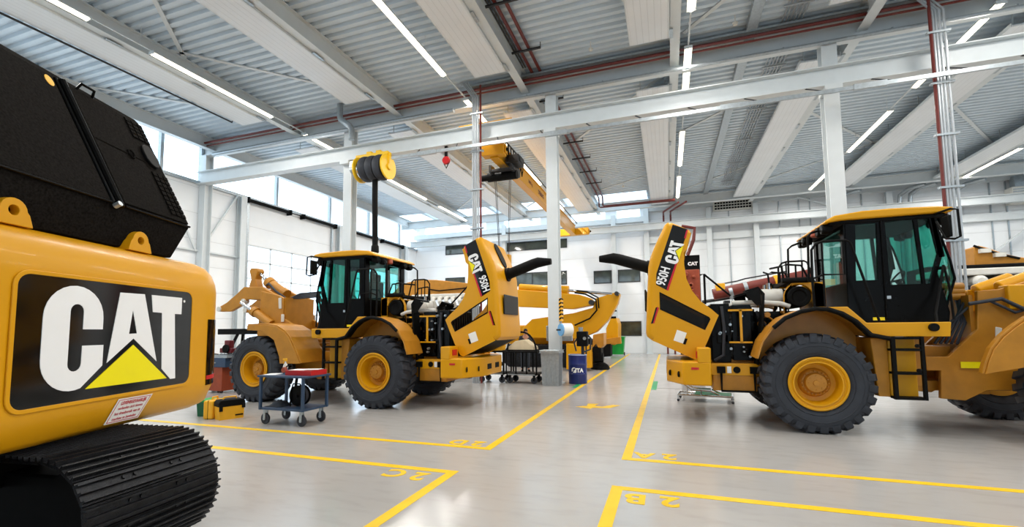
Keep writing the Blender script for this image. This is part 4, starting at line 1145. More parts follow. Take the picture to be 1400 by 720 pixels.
        for i in range(4): hs.tube([(2.1, near * (0.2 + 0.08 * i), 2.0), (2.5, near * (0.1 + 0.08 * i), 2.75 - 0.05 * i), (3.1, near * 0.3, 2.7 - 0.04 * i), (3.5, near * 0.2, 2.6)], 0.025, 6)
        hs.tube([(4.5, near * 0.1, 3.0), (4.2, near * 0.3, 3.02), (3.9, near * 0.35, 2.8), (3.6, near * 0.3, 2.6)], 0.03, 8)
        hs.pieces('hydraulic_hose', M['rubber'], L)
        # lift arms, bellcrank and cylinders
        ap = [(5.88, 2.36), (5.80, 2.42), (5.55, 2.52), (5.23, 2.72), (4.92, 2.94), (4.25, 2.92), (4.00, 2.79), (3.60, 2.62), (3.60, 2.42), (3.85, 2.46), (4.09, 2.56), (4.79, 2.59), (5.00, 2.43), (5.39, 2.27), (5.73, 2.27), (5.85, 2.29)]
        am = MB()
        for s in (-1, 1): am.prism(ap, 'xz', min(s * 0.36, s * 0.46), max(s * 0.36, s * 0.46))
        am.box(4.7, 5.0, -0.4, 0.4, 2.6, 2.85); am.sides('lift_arm', OC, L, 0.015)
        pn = MB()
        for s in (-1, 1):
            pn.cyl((5.8, s * 0.34, 2.345), (5.8, s * 0.50, 2.345), 0.07); pn.cyl((4.9, s * 0.34, 2.54), (4.9, s * 0.5, 2.54), 0.07)
        pn.pieces('arm_pin', M['offwhite'], L)
        MB().prism([(5.14, 3.44), (5.08, 3.52), (4.86, 3.50), (4.82, 3.42), (4.92, 3.2), (4.84, 2.98), (4.90, 2.7), (5.08, 2.7), (5.13, 3.02), (5.06, 3.2)], 'xz', -0.12, 0.12).build('bellcrank', OC, L, 0.02)
        MB().cyl((4.9, 0, 3.38), (4.46, 0, 3.06), 0.045).build('tilt_rod', M['chrome'], L)
        MB().cyl((4.54, 0, 3.12), (4.42, 0, 3.03), 0.16).cyl((4.5, 0, 3.09), (3.86, 0, 2.72), 0.13).cyl((4.0, 0, 2.8), (3.86, 0, 2.72), 0.15).build('tilt_cylinder', OC, L, 0.01)
        lr = MB(); lc_ = MB()
        for s in (-1, 1):
            lr.cyl((4.85, s * 0.58, 2.5), (4.3, s * 0.58, 2.2), 0.05); lc_.cyl((4.4, s * 0.58, 2.26), (3.75, s * 0.58, 1.9), 0.11).cyl((4.4, s * 0.58, 2.26), (4.3, s * 0.58, 2.205), 0.14)
        lr.sides('lift_rod', M['chrome'], L); lc_.sides('lift_cylinder', OC, L)
    # front mudguards
    f2 = [(2.0, 0.95), (2.14, 1.22), (2.34, 1.55), (2.5, 1.70), (2.74, 1.82), (3.1, 1.87), (3.66, 1.86)]
    if tower == 'low': f2 = [(2.08, 1.0), (2.13, 1.18), (2.20, 1.36), (2.32, 1.53), (2.46, 1.67), (2.62, 1.80), (2.9, 1.95), (3.4, 2.02), (4.0, 1.95)]
    fm = MB()
    for s in (-1, 1):
        fi = 1.28 if tower == 'low' else 0.55
        fm.strip(f2, 'xz', min(s * fi, s * 1.38), max(s * fi, s * 1.38), 0.035)
        pts = f2 + ([(3.66, 1.74), (3.2, 1.72), (2.8, 1.5), (2.62, 1.1), (2.6, 0.94)] if tower != 'low' else [(4.0, 1.7), (3.3, 1.75), (2.95, 1.5), (2.75, 1.25), (2.56, 1.08), (2.52, 1.10)])
        fm.prism(pts, 'xz', min(s * 1.36, s * 1.40), max(s * 1.36, s * 1.40))
    fm.sides('front_mudguard', OC, L, 0.008)
    if tower != 'low':                  # this hood is tipped a little farther back
        for c in L.children:
            if c.name.split('.')[0] in ('hood_shell', 'rear_grille', 'top_grille', 'hood_inlet', 'exhaust_stack', 'decal_panel', 'black_flash', 'red_flash', 'service_label', 'hood_latch'): c.location.x = -0.09
    return L

wheel_loader('yellow wheel loader without visible lift arms, hood raised, away from the big doors', (2.25, 9.88, 0), 0.0, -1, 'low')
wheel_loader('yellow wheel loader by the big doors, lift arms up and hood raised', (-6.15, 9.83, 0), PI, 1, 'high')

# ================================================================ EXCAVATOR IN THE FOREGROUND
E = thing('excavator', 'big yellow excavator rear with black engine hood and steel track, beside the 2C bay marking', 'excavator', (-3.8, 1.65, 0), math.radians(20))
def body(prof, y0, y1, r, depth, n=10):
    """sweep an inset profile (d, z) round the plan of the counterweight"""
    plan = [((0.0, y), (1, 0)) for y in (y0, y0 + (y1 - r - y0) * 0.5, y1 - r)]
    plan += [((-r + r * math.cos(a), y1 - r + r * math.sin(a)), (math.cos(a), math.sin(a))) for a in [PI / 2 * k / n for k in range(1, n + 1)]]
    plan += [((-depth, y1), (0, 1))]
    vs = []; m = len(prof)
    for p, nn in plan:
        for d, z in prof: vs.append((p[0] - nn[0] * d, p[1] - nn[1] * d, z))
    fs = [(i * m + k, (i + 1) * m + k, (i + 1) * m + k + 1, i * m + k + 1) for i in range(len(plan) - 1) for k in range(m - 1)]
    return MB().add(vs, fs)
cwp = [(0.42, 0.915), (0.28, 0.925), (0.17, 0.945), (0.10, 0.975), (0.065, 1.0), (0.0, 1.18), (0.0, 1.22), (0.0, 2.08), (0.0, 2.12), (0.012, 2.20), (0.045, 2.29), (0.10, 2.36), (0.18, 2.40), (0.28, 2.42), (0.38, 2.425)]
cw = body(cwp, -1.6, 2.34, 0.6, 2.4, 14)
cwo = cw.build('counterweight', M['yellow'], E, angle=45)
MB().prism([(-0.37, -1.6), (-0.37, 1.60), (-0.6, 1.96), (-2.4, 1.96), (-2.4, -1.6)], 'xy', 2.395, 2.424).prism([(-0.41, -1.6), (-0.41, 1.56), (-0.6, 1.92), (-2.4, 1.92), (-2.4, -1.6)], 'xy', 0.9, 0.93).build('deck_plate', M['yellow'], E)
# decal with rounded corners in a shallow frame
def rrect(x0, x1, y0, y1, r, n=6):
    return arc(x1 - r, y1 - r, r, 0, PI / 2, n) + arc(x0 + r, y1 - r, r, PI / 2, PI, n) + arc(x0 + r, y0 + r, r, PI, 1.5 * PI, n) + arc(x1 - r, y0 + r, r, 1.5 * PI, 2 * PI, n)
plate2d(rrect(-0.05, 1.565, 1.20, 2.105, 0.1), (0, 0, 0), (0, 1, 0), (0, 0, 1), 0.012, [rrect(-0.022, 1.54, 1.228, 2.078, 0.075)]).build('decal_frame', M['yellow'], E, 0.004)
dp = plate2d(rrect(-0.022, 1.54, 1.228, 2.078, 0.075), (0.001, 0, 0), (0, 1, 0), (0, 0, 1), 0.006).build('decal_panel', M['decalblack'], E, label='black panel with white lettering and yellow triangle')
logo(dp, (0.0072, 0.79, 1.66), (0, 1, 0), (0, 0, 1), 1.0, 0.003)
plate2d(arc(1.435, 1.99, 0.012, 0, 2 * PI, 12)[:-1], (0.0072, 0, 0), (0, 1, 0), (0, 0, 1), 0.003).build('trade_dot', M['white'], dp)
# lifting lugs
for y in (0.065, 1.085):
    pts = [(y - 0.125, 2.40), (y - 0.10, 2.48)] + arc(y, 2.49, 0.085, PI * 0.97, 0.03 * PI, 10) + [(y + 0.10, 2.48), (y + 0.125, 2.40)]
    MB().prism(pts, 'yz', -0.26, -0.14, [arc(y, 2.495, 0.034, 0, 2 * PI, 16)[:-1]]).build('lifting_lug', M['yellow'], E, 0.008)
# warning label on the turned-in lower edge
lo_ = Vector((0.003 - 0.0, 0.0, 1.18)); lup = Vector((0.065, 0, 0.18)).normalized(); lr_ = Vector((0, 1, 0))
base = Vector((-0.062, 0, 1.0)) + Vector((0.94, 0, -0.34)) * 0.002
wl_ = plate2d([(0.72, 0.0), (1.045, -0.005), (1.105, 0.195), (0.765, 0.20)], base, lr_, lup, 0.003).build('warning_label', M['paper'], E, label='white label with red lettering')
plate2d([(0.735, 0.008), (1.035, 0.004), (1.09, 0.187), (0.775, 0.191)], base + Vector((0.94, 0, -0.34)) * 0.003, lr_, lup, 0.001, [[(0.742, 0.013), (1.032, 0.009), (1.084, 0.182), (0.779, 0.186)]]).build('label_border', M['decalred'], wl_)
for k, (s_, sz, dx) in enumerate((('LEVENSGEVAARLIJK', 0.040, 0.93), ('verboden zich binnen', 0.034, 0.915), ('het draaibereik van de', 0.034, 0.905), ('machine te bevinden', 0.034, 0.89))):
    text('label_line', s_, sz, M['decalred'], wl_, base + Vector((0.94, 0, -0.34)) * 0.004 + lr_ * dx + lup * (0.158 - k * 0.042), lr_, lup + lr_ * 0.0, 0.0012 if k == 0 else 0.0003, 0.001, 0.72 if k == 0 else 0.82)
# tail light wrapped round the corner
def patch(a0, a1, z0, z1, off, n=8):
    r = 0.6; vs = []
    for k in range(n + 1):
        a = a0 + (a1 - a0) * k / n
        for z in (z0, z1):
            for t in (-0.02, off): vs.append((-r + (r + t) * math.cos(a), 1.74 + (r + t) * math.sin(a), z))
    fs = []
    for k in range(n):
        o = k * 4; q = o + 4
        fs += [(o + 1, q + 1, q + 3, o + 3), (o, o + 2, q + 2, q), (o, q, q + 1, o + 1), (o + 2, o + 3, q + 3, q + 2)]
    fs += [(0, 1, 3, 2), (n * 4, n * 4 + 2, n * 4 + 3, n * 4 + 1)]
    return MB().add(vs, fs)
tl = patch(math.radians(6), math.radians(62), 1.17, 1.83, 0.006).build('tail_light', M['decalblack'], E)
patch(math.radians(6), math.radians(62), 1.225, 1.265, 0.009).build('red_lens', M['red'], tl, label='red lens strip')
# black engine hood leaning back above
HY0, HY1 = -1.5, 1.68
hp_ = [(-0.22, 2.42), (-0.15, 2.74), (-0.165, 2.78), (-0.70, 3.82), (-0.74, 3.86), (-1.0, 3.90), (-2.6, 3.92), (-2.6, 2.42)]
hb = MB().prism(hp_, 'xz', HY0, HY1 - 0.14)
vs = [(x, HY1 - 0.14, z) for x, z in hp_] + [(x, HY1 if z > 2.7 else HY1 - 0.13, z) for x, z in hp_]
n_ = len(hp_)
hb.add(vs, [tuple(range(n_)), tuple(range(2 * n_ - 1, n_ - 1, -1))] + [(i, (i + 1) % n_, n_ + (i + 1) % n_, n_ + i) for i in range(n_)])
ho_ = hb.build('engine_hood', M['hoodblack'], E, 0.02, seg=3)
HB = Vector((-0.15, 0, 2.75)); HS = Vector((-0.457, 0, 0.889)); HN = Vector((0.889, 0, 0.457)); HU = Vector((0, 1, 0))
def hplate(pts, off, d, holes=()): return plate2d(pts, HB + HN * off, HU, HS, d, holes)
# panel faces: u along the machine, v up the slope (normal = outward)
hplate([(HY0 + 0.01, 0.0), (0.76, 0.0), (0.76, 1.17), (HY0 + 0.01, 1.17)], -0.002, 0.022).build('hood_door', M['hoodblack'], E, 0.008, label='wide plain black hood panel')
hd = hplate([(0.90, 0.02), (1.665, 0.02), (1.665, 1.17), (0.90, 1.17)], -0.002, 0.022).build('hood_door', M['hoodblack'], E, 0.008, label='black hood panel with louvres')
cr = MB()
cr.tube([HB + HU * 0.83 + HS * -0.04 + HN * 0.02, HB + HU * 0.83 + HS * 1.16 + HN * 0.025], 0.03, 10)
cr.tube([HB + HU * 0.79 + HS * 0.0 + HN * 0.012, HB + HU * 0.79 + HS * 1.17 + HN * 0.012], 0.014, 8)
cr.build('hood_seam_bar', M['black'], E)
MB().cyl(HB + HU * 0.80 + HS * -0.03 + HN * 0.0, HB + HU * 0.80 + HS * -0.03 + HN * 0.05, 0.022).build('seam_bolt', M['galv'], E, label='bright bolt')
eg = MB().tube([HB + HU * HY0 + HS * -0.005 + HN * 0.012, HB + HU * 0.78 + HS * -0.005 + HN * 0.012], 0.011, 6).tube([HB + HU * 0.9 + HS * -0.005 + HN * 0.012, HB + HU * 1.67 + HS * -0.005 + HN * 0.012], 0.011, 6)
eg.build('panel_edge', M['black'], E)
lv = MB()
def slots(u0, u1, v0, v1, nu, nv):
    for i in range(nu):
        for j in range(nv):
            a = u0 + (u1 - u0) * i / nu; b = v0 + (v1 - v0) * j / nv
            p = hplate([(a + 0.008, b + 0.006), (a + (u1 - u0) / nu - 0.008, b + 0.006), (a + (u1 - u0) / nu - 0.008, b + (v1 - v0) / nv - 0.006), (a + 0.008, b + (v1 - v0) / nv - 0.006)], 0.020, 0.012)
            o = len(lv.v); lv.v += p.v; lv.f += [tuple(q + o for q in f) for f in p.f]
slots(1.43, 1.65, 0.92, 1.15, 3, 5); lv.build('louvre', M['hoodblack'], hd); lv = MB(); slots(1.45, 1.655, 0.07, 0.55, 3, 9)
lv.build('louvre', M['hoodblack'], hd)
hplate([(1.535 + 0.085 * math.cos(a), 0.735 + 0.13 * math.sin(a)) for a in [2 * PI * k / 28 for k in range(28)]], 0.018, 0.03).build('round_cap', M['matt'], hd, 0.008)
lt = MB().tube([HB + HU * 0.92 + HS * 0.66 + HN * 0.02, HB + HU * 1.45 + HS * 0.645 + HN * 0.02], 0.007, 6)
lt.tube([HB + HU * (1.28 + 0.03 * math.cos(a)) + HS * (0.66 + 0.045 * math.sin(a)) + HN * 0.03 for a in [2 * PI * k / 14 for k in range(14)]], 0.008, 6, closed=True)
lt.build('hood_latch', M['hoodblack'], hd)
hplate([(0.70 + 0.035 * math.cos(a), 1.085 + 0.05 * math.sin(a)) for a in [2 * PI * k / 20 for k in range(20)]], 0.020, 0.004).build('hood_sticker', M['caseyellow'], E, label='round yellow sticker')
MB().tube([HB + HU * 0.98 + HS * 1.18, HB + HU * 1.0 + HS * 1.22 + HN * 0.06, HB + HU * 1.12 + HS * 1.22 + HN * 0.06, HB + HU * 1.14 + HS * 1.18], 0.012, 6).build('grab_handle', M['black'], E)
# undercarriage: swing table, track frame, shoes
MB().prism([(-0.75, -1.6), (-0.75, 1.0), (-2.4, 1.2), (-2.4, -1.6)], 'xy', 0.55, 0.93).build('swing_table', M['matt'], E, 0.02)
TX = Matrix.Rotation(math.radians(-13), 4, 'Z')
TC, TR, TZ, TL = -0.15, 0.40, 0.44, 3.6
MB(TX).box(-TL, TC - 0.05, 0.52, 1.0, 0.22, 0.66).build('track_frame', M['matt'], E, 0.02)
MB(TX).lathe([(0.0, -0.28), (0.30, -0.28), (0.33, -0.2), (0.33, -0.08), (0.36, -0.07), (0.36, 0.07), (0.33, 0.08), (0.33, 0.2), (0.30, 0.28), (0.0, 0.28)], (TC, 0.76, TZ), 'y', 28).build('idler', M['matt'], E)
chn = MB(TX)
for y in (0.62, 0.90):
    path = [(TC - TL, y, TZ + TR - 0.045)] + [(TC + (TR - 0.045) * math.cos(a), y, TZ + (TR - 0.045) * math.sin(a)) for a in [PI / 2 - PI * k / 14 for k in range(15)]] + [(TC - TL, y, TZ - TR + 0.045)]
    chn.tube(path, 0.045, 8)
chn.sides('track_chain', M['matt'], E)
def path_at(s):
    """point and tangent angle along the outside of the track, s = 0 at the foremost point"""
    q = PI * TR / 2
    if abs(s) <= q:
        a = s / TR; return TC + TR * math.cos(a), TZ + TR * math.sin(a), a
    if s > q: return TC - (s - q), TZ + TR, PI / 2
    return TC - (-s - q), TZ - TR, -PI / 2
pitch = 0.165; k0 = 0
shoe = None
for k in range(-9, 22):
    x, z, a = path_at((k + 0.35) * pitch)
    mb = MB()
    w = pitch * 0.49
    mb.prism([(-w, -0.012), (w, -0.012), (w, 0.008), (-w, 0.008)], 'xz', -0.51, 0.51)
    for gx in (-0.058, 0.0, 0.058):
        mb.prism([(gx - 0.011, 0.006), (gx + 0.011, 0.006), (gx + 0.006, 0.036), (gx - 0.006, 0.036)], 'xz', -0.51, 0.51)
    for by in (-0.22, -0.14, 0.14, 0.22): mb.cyl((-0.03, by, 0.005), (-0.03, by, 0.018), 0.014, n=6)
    if shoe is None:
        shoe = mb.build('track_shoe', M['steelblack'], E); o = shoe
    else:
        o = shoe.copy(); COL.objects.link(o)
    # shoe frame: local x along the chain, local z outward
    zx, zz = math.cos(a), math.sin(a)
    tx, tz = -zz, zx
    o.matrix_local = TX @ Matrix(((-tx, 0, zx, x), (0, -1, 0, 0.765), (-tz, 0, zz, z), (0, 0, 0, 1)))

# ================================================================ MACHINES FARTHER BACK
B = thing('excavator', 'distant yellow excavator with folded curved boom behind the waste bin', 'excavator', (-4.6, 19.6, 0))
def W2(pts, dx=4.6): return [(x + dx, z) for x, z in pts]
MB().prism(W2([(-2.00, 3.28), (-1.90, 3.17), (-2.01, 2.76), (-2.42, 2.08), (-2.92, 1.58), (-3.67, 1.27), (-4.91, 1.29), (-6.21, 1.33), (-6.28, 1.75), (-5.83, 2.16), (-3.92, 2.40), (-3.06, 2.62), (-2.92, 3.02)]), 'xz', 0.1, 0.65).build('boom', M['yellow'], B, 0.03, seg=3)
MB().prism(W2([(-7.12, 3.57), (-6.37, 3.51), (-4.85, 3.34), (-3.61, 3.19), (-3.11, 3.02), (-3.00, 2.85), (-3.11, 2.71), (-3.89, 2.57), (-6.38, 2.73), (-7.13, 2.82)]), 'xz', -0.15, 0.45).build('stick', M['yellow'], B, 0.03, seg=3)
cy = W2([(-6.41, 3.63), (-4.13, 3.41), (-2.23, 3.19)])
MB().cyl((cy[0][0], 0.15, cy[0][1]), (cy[1][0], 0.15, cy[1][1]), 0.17, n=16).cyl((cy[1][0] - 0.4, 0.15, cy[1][1] + 0.03), (cy[1][0], 0.15, cy[1][1]), 0.21, n=16).build('cylinder_barrel', M['yellow'], B)
MB().cyl((cy[1][0], 0.15, cy[1][1]), (cy[2][0], 0.15, cy[2][1]), 0.06).build('cylinder_rod', M['chrome'], B)
pp = W2([(-2.01, 3.18), (-3.08, 2.83)])
MB().cyl((pp[0][0], -0.2, pp[0][1]), (pp[0][0], 0.7, pp[0][1]), 0.09).cyl((pp[1][0], -0.25, pp[1][1]), (pp[1][0], 0.55, pp[1][1]), 0.11).build('pivot_pin', M['plastic'], B)
hz = W2([(-3.82, 3.29), (-3.35, 3.21), (-2.90, 2.96), (-2.87, 2.50), (-3.18, 2.15), (-3.85, 1.86)])
MB().tube([(x, -0.05, z) for x, z in hz], 0.035, 6).tube([(x + 0.1, -0.1, z + 0.08) for x, z in hz[:4]], 0.03, 6).build('hydraulic_hose', M['matt'], B)
# body, counterweight and tracks standing behind the drum
MB().box(-2.6, 0.55, 0.9, 3.2, 1.0, 1.9).build('upper_body', M['yellow'], B, 0.05)
MB().prism(W2([(-3.96, 1.11), (-2.97, 1.05), (-2.96, 0.14), (-3.98, 0.06)]), 'xz', -1.3, -0.9).build('side_box', M['yellow'], B, 0.02)
MB().prism(W2([(-2.97, 1.46), (-2.53, 1.53), (-2.54, 1.02), (-2.73, 0.83), (-2.85, 1.08), (-3.01, 0.90)]), 'xz', -0.6, 0.3).build('bracket', M['ochre'], B, 0.02)
tb = MB().prism([(-2.6, 0.15), (-2.4, 0.0), (1.2, 0.0), (1.55, 0.2), (1.65, 0.5), (1.5, 0.85), (1.2, 1.0), (-2.4, 1.0), (-2.7, 0.6)], 'xz', 0.2, 0.8)
for i in range(24): tb.box(-2.4 + i * 0.16, -2.36 + i * 0.16, 0.2, 0.8, 0.98, 1.03)
tb.build('track', M['steelblack'], B, 0.02)
MB().lathe([(0, -0.05), (0.3, -0.05), (0.36, 0), (0.3, 0.05)], (1.18, 0.16, 0.5), 'y', 20).build('idler', M['ochre'], B)
MB().box(1.6, 1.95, -0.6, 0.1, 0.35, 0.95).cyl((1.6, -0.3, 0.5), (2.0, -0.3, 0.5), 0.2).build('coupler', M['matt'], B, 0.02)
# third machine farther along the same row
K = thing('excavator', 'yellow excavator house standing beside the green waste bin', 'excavator', (-3.3, 27, 0))
def W3(pts): return [(x + 3.3, z) for x, z in pts]
MB().prism(W3([(-3.45, 1.72), (-3.17, 2.32), (-2.84, 2.35), (-2.74, 1.98), (-2.77, 0.92), (-2.99, 0.74), (-3.47, 0.83)]), 'xz', 0, 1.8).build('house', M['yellow'], K, 0.05)
MB().prism(W3([(-3.57, 1.10), (-2.61, 1.23), (-2.58, 0.84), (-3.58, 0.74)]), 'xz', -0.3, 0.2).build('bumper', M['ochre'], K, 0.02)
MB().prism(W3([(-3.89, 0.75), (-3.15, 0.84), (-3.17, 0.11), (-3.90, 0.04)]), 'xz', -0.4, 0.5).cyl((-1.2, -0.5, 0.6), (-1.2, 0.4, 0.6), 0.55, n=24).build('undercarriage', M['matt'], K, 0.02)
MB().box(-1.6, -0.4, -0.7, -0.4, 0.15, 0.4).build('step', M['ochre'], K)
MB().box(0.1, 0.5, -0.01, 0.0, 2.7, 2.78).box(0.1, 0.45, -0.01, 0.0, 2.3, 2.42).build('marking', M['matt'], K)
# low boom of a machine between the loader and the far wall
N = thing('excavator_boom', 'pale peach excavator boom lying behind the raised hood near the doors', 'boom', (-11, 20.5, 0))
def W4(pts): return [(x + 11, z) for x, z in pts]
MB().prism(W4([(-13.58, 3.61), (-13.23, 3.91), (-12.70, 4.16), (-11.92, 4.28), (-10.99, 4.24), (-9.16, 3.98), (-7.04, 3.75), (-7.05, 3.04), (-9.35, 3.40), (-12.69, 3.43)]), 'xz', -0.3, 0.3).build('boom', M['ochre'], N, 0.04, seg=3)
bx_ = W4([(-12.69, 3.43), (-9.36, 3.18), (-9.36, 1.37), (-12.67, 1.38)])
MB().box(bx_[0][0], bx_[2][0], -0.8, 1.0, 0.9, 2.4).build('house', M['yellow'], N, 0.05)
MB().box(bx_[0][0] - 0.4, bx_[2][0] + 0.3, -0.9, -0.2, 0.0, 0.9).build('track', M['steelblack'], N, 0.15, seg=3)
ph = W4([(-11.39, 3.77), (-10.77, 3.67), (-9.17, 3.76), (-8.98, 4.00), (-10.37, 4.17)])
MB().tube([(x, -0.36, z) for x, z in ph[:3]], 0.03, 6).build('hose', M['matt'], N)
# engine with a row of white exhaust elbows
def engine_row(lab, x0, x1, y, z0, z1, n, group=None):
    t = thing('engine', lab, 'engine', (x0, y, 0))
    w = x1 - x0
    MB().box(0, w, 0.0, 1.0, 0.85, z0 + 0.08).build('engine_block', M['matt'], t, 0.03)
    MB().box(0.1, w - 0.1, 0.1, 0.9, 0.0, 0.85).build('engine_stand', M['plastic'], t, 0.02)
    MB().box(-0.05, w + 0.05, -0.04, 0.4, z1 - 0.12, z1 + 0.03).build('manifold', M['offwhite'], t, 0.03)
    for i in range(n):
        x = w * (i + 0.5) / n
        MB().tube([(x, 0.1, z1 - 0.1), (x - 0.02, -0.12, z1 - 0.16), (x + 0.02, -0.16, (z0 + z1) / 2), (x + 0.06, -0.05, z0 + 0.02)], 0.075, 10).build('exhaust_elbow', M['offwhite'], t)
engine_row('long engine with row of white elbows behind the hood near the doors', -8.9, -6.55, 14.6, 2.5, 2.98, 9)
# ---- beyond the loader away from the doors
t = thing('engine', 'white topped engine with round housings beyond the lift arm of the loader', 'engine', (7.0, 15.2, 0))
MB().box(0, 3.4, 0.1, 1.1, 0.85, 2.85).build('engine_block', M['matt'], t, 0.03); MB().box(0.1, 3.3, 0.2, 1.0, 0.0, 0.85).build('engine_stand', M['plastic'], t)
MB().box(-0.1, 3.5, -0.1, 1.1, 3.02, 3.2).build('top_cover', M['offwhite'], t, 0.03)
for i in range(7):
    MB().lathe([(0.0, -0.25), (0.1, -0.25), (0.17, -0.18), (0.18, 0.1)], (0.25 + i * 0.5, 0.05, 2.84), 'y', 18).build('housing', M['chrome'] if i % 2 == 0 else M['offwhite'], t)
pc = MB()
for i in range(16): pc.cyl((0.1 + i * 0.21, -0.05, 2.6 + 0.05 * (i % 3)), (0.1 + i * 0.21, -0.2, 2.62 + 0.04 * (i % 3)), 0.06, n=8)
pc.pieces('pipe_fitting', M['plastic'], t)
t = thing('excavator_boom', 'ochre excavator boom rising behind the white topped engine', 'boom', (7.6, 17.5, 0))
MB().prism([(x - 7.6, z) for x, z in [(8.75, 4.05), (8.88, 4.09), (9.13, 3.99), (9.42, 3.82), (9.79, 3.69), (10.04, 3.64), (10.36, 3.60), (10.35, 3.37), (8.75, 3.42)]], 'xz', -0.3, 0.3).build('boom', M['ochre'], t, 0.03)
MB().tube([(x - 7.6, -0.36, z) for x, z in [(8.72, 4.08), (9.01, 3.93), (9.35, 3.77), (9.74, 3.64)]], 0.035, 6).build('hose', M['matt'], t)
cl = MB()
for x, z in [(8.96, 3.91), (9.29, 3.77)]: cl.box(x - 7.6 - 0.12, x - 7.6 + 0.12, -0.44, -0.3, z - 0.06, z + 0.06)
cl.pieces('hose_clamp', M['offwhite'], t)
MB().box(-0.1, 3.4, -0.5, 0.8, 1.0, 3.5).build('house', M['matt'], t, 0.04); MB().box(-0.3, 3.4, -0.6, 0.9, 0.0, 1.0).build('track', M['steelblack'], t, 0.15)
# long oxide red cylinder with yellow end, on stands
t = thing('hydraulic_cylinder', 'long oxide red hydraulic cylinder slanting up behind the engine bay', 'cylinder', (1.4, 14.8, 0))
q = [(x - 1.4, z) for x, z in [(1.32, 2.70), (3.25, 3.05), (1.79, 2.75), (2.20, 2.86), (1.49, 2.90), (3.00, 3.01)]]
MB().cyl((q[0][0], 0, q[0][1]), (q[1][0] + 0.6, 0, q[1][1] + 0.12), 0.17, n=20).build('barrel', M['redbrown'], t)
bd = MB()
for i in (2, 3): bd.cyl((q[i][0] - 0.05, 0, q[i][1] - 0.01), (q[i][0] + 0.05, 0, q[i][1] + 0.01), 0.19, n=20)
bd.pieces('band', M['galv'], t)
MB().cyl((q[5][0] - 0.05, 0, q[5][1] - 0.01), (q[5][0] + 0.06, 0, q[5][1] + 0.01), 0.2, n=20).box(q[4][0] - 0.1, q[4][0] + 0.15, -0.15, 0.15, q[4][1] - 0.12, q[4][1] + 0.12).pieces('yellow_clamp', M['caseyellow'], t, 0.02)
MB().tube([(q[4][0], 0, q[4][1] + 0.1), (q[4][0] + 0.5, 0, q[4][1] + 0.18), (q[3][0], 0, q[3][1] + 0.28), (q[1][0], 0, q[1][1] + 0.25)], 0.02, 6).tube([(q[0][0] - 0.3, 0.3, q[0][1] - 0.2), (q[1][0], 0.3, q[1][1] - 0.25)], 0.05, 8).build('pipe', M['plastic'], t)
MB().box(0.2, 0.35, -0.2, 0.2, 0, 2.5).box(2.2, 2.35, -0.2, 0.2, 0, 2.75).box(0.0, 2.6, -0.3, 0.3, 0, 0.1).build('stand', M['plastic'], t, 0.01)
# tall service cabinet with an orange machine below the sign
t = thing('machine_display', 'tall dark panel with white lettering over orange red machine part', 'display panel', (0.75, 16.0, 0))
z = [(x - 0.75, zz) for x, zz in [(0.67, 4.11), (1.06, 4.09), (1.01, 2.72), (0.62, 2.75), (1.06, 3.61), (0.66, 3.63), (0.84, 3.82)]]
MB().box(z[0][0] - 0.3, z[1][0], 0.0, 0.12, 0.0, z[0][1]).build('back_panel', M['matt'], t, 0.01)
text('lettering', 'CAT', 0.15, M['white'], t, (z[6][0], -0.006, z[6][1]), (1, 0, 0), (0, 0, 1), 0.01, 0.006)
og = MB().box(z[5][0] - 0.2, z[4][0] - 0.04, -0.35, 0.0, 1.9, z[4][1] - 0.02)
rnd = random.Random(3)
for i in range(14):
    x = rnd.uniform(z[5][0] - 0.15, z[4][0] - 0.1); zz = rnd.uniform(2.0, z[4][1] - 0.15)
    og.cyl((x, -0.35, zz), (x, -0.5, zz), rnd.uniform(0.03, 0.09), n=10)
og.build('machine_part', M['orange'], t, 0.02)
MB().box(z[5][0] - 0.25, z[4][0], -0.4, 0.0, 0.0, 1.9).build('plinth', M['plastic'], t, 0.02)
MB().tube([(z[6][0] - 0.15, -0.05, z[0][1]), (z[6][0] + 0.05, -0.05, z[0][1] + 0.5), (z[6][0] + 0.1, 0, z[0][1] + 0.9), (z[6][0] - 0.3, 0, z[0][1] + 1.0)], 0.06, 8).build('red_hose', M['redpipe'], t)
# ================================================================ SMALL THINGS ROUND THE AISLE
# waste bin, tapered with a thick rim
t = thing('waste_bin', 'tall grey galvanised waste bin in front of the white column', 'bin', (-3.40, 13.6, 0))
def tap(w0, w1, d0, d1, z0, z1, t=0.015):
    """open tapered tub with real wall thickness"""
    mb = MB(); vs = []
    for z, w, d in ((z0, w0, d0), (z1, w1, d1), (z1, w1 - 2 * t, d1 - 2 * t), (z0 + t, w0 - 2 * t, d0 - 2 * t)):
        vs += [(-w / 2, -d / 2, z), (w / 2, -d / 2, z), (w / 2, d / 2, z), (-w / 2, d / 2, z)]
    fs = [(0, 3, 2, 1), (12, 13, 14, 15)]
    for k in range(3):
        for i in range(4):
            j = (i + 1) % 4; fs.append((k * 4 + i, k * 4 + j, k * 4 + 4 + j, k * 4 + 4 + i))
    return mb.add(vs, fs)
b = tap(0.50, 0.58, 0.42, 0.48, 0.0, 1.0)
for i in range(3): b.box(-0.16 + i * 0.15, -0.13 + i * 0.15, -0.245, -0.22, 0.06, 0.92)
b_ = b.build('body', M['galv'], t)
MB().box(-0.32, 0.32, -0.27, -0.23, 0.98, 1.07).box(-0.32, 0.32, 0.23, 0.27, 0.98, 1.07).box(-0.32, -0.28, -0.27, 0.27, 0.98, 1.07).box(0.28, 0.32, -0.27, 0.27, 0.98, 1.07).build('rim', M['galv'], t, 0.015)
t = thing('oil_drum', 'dark blue steel drum with white lettering beside the grey bin', 'drum', (-2.73, 14.25, 0))
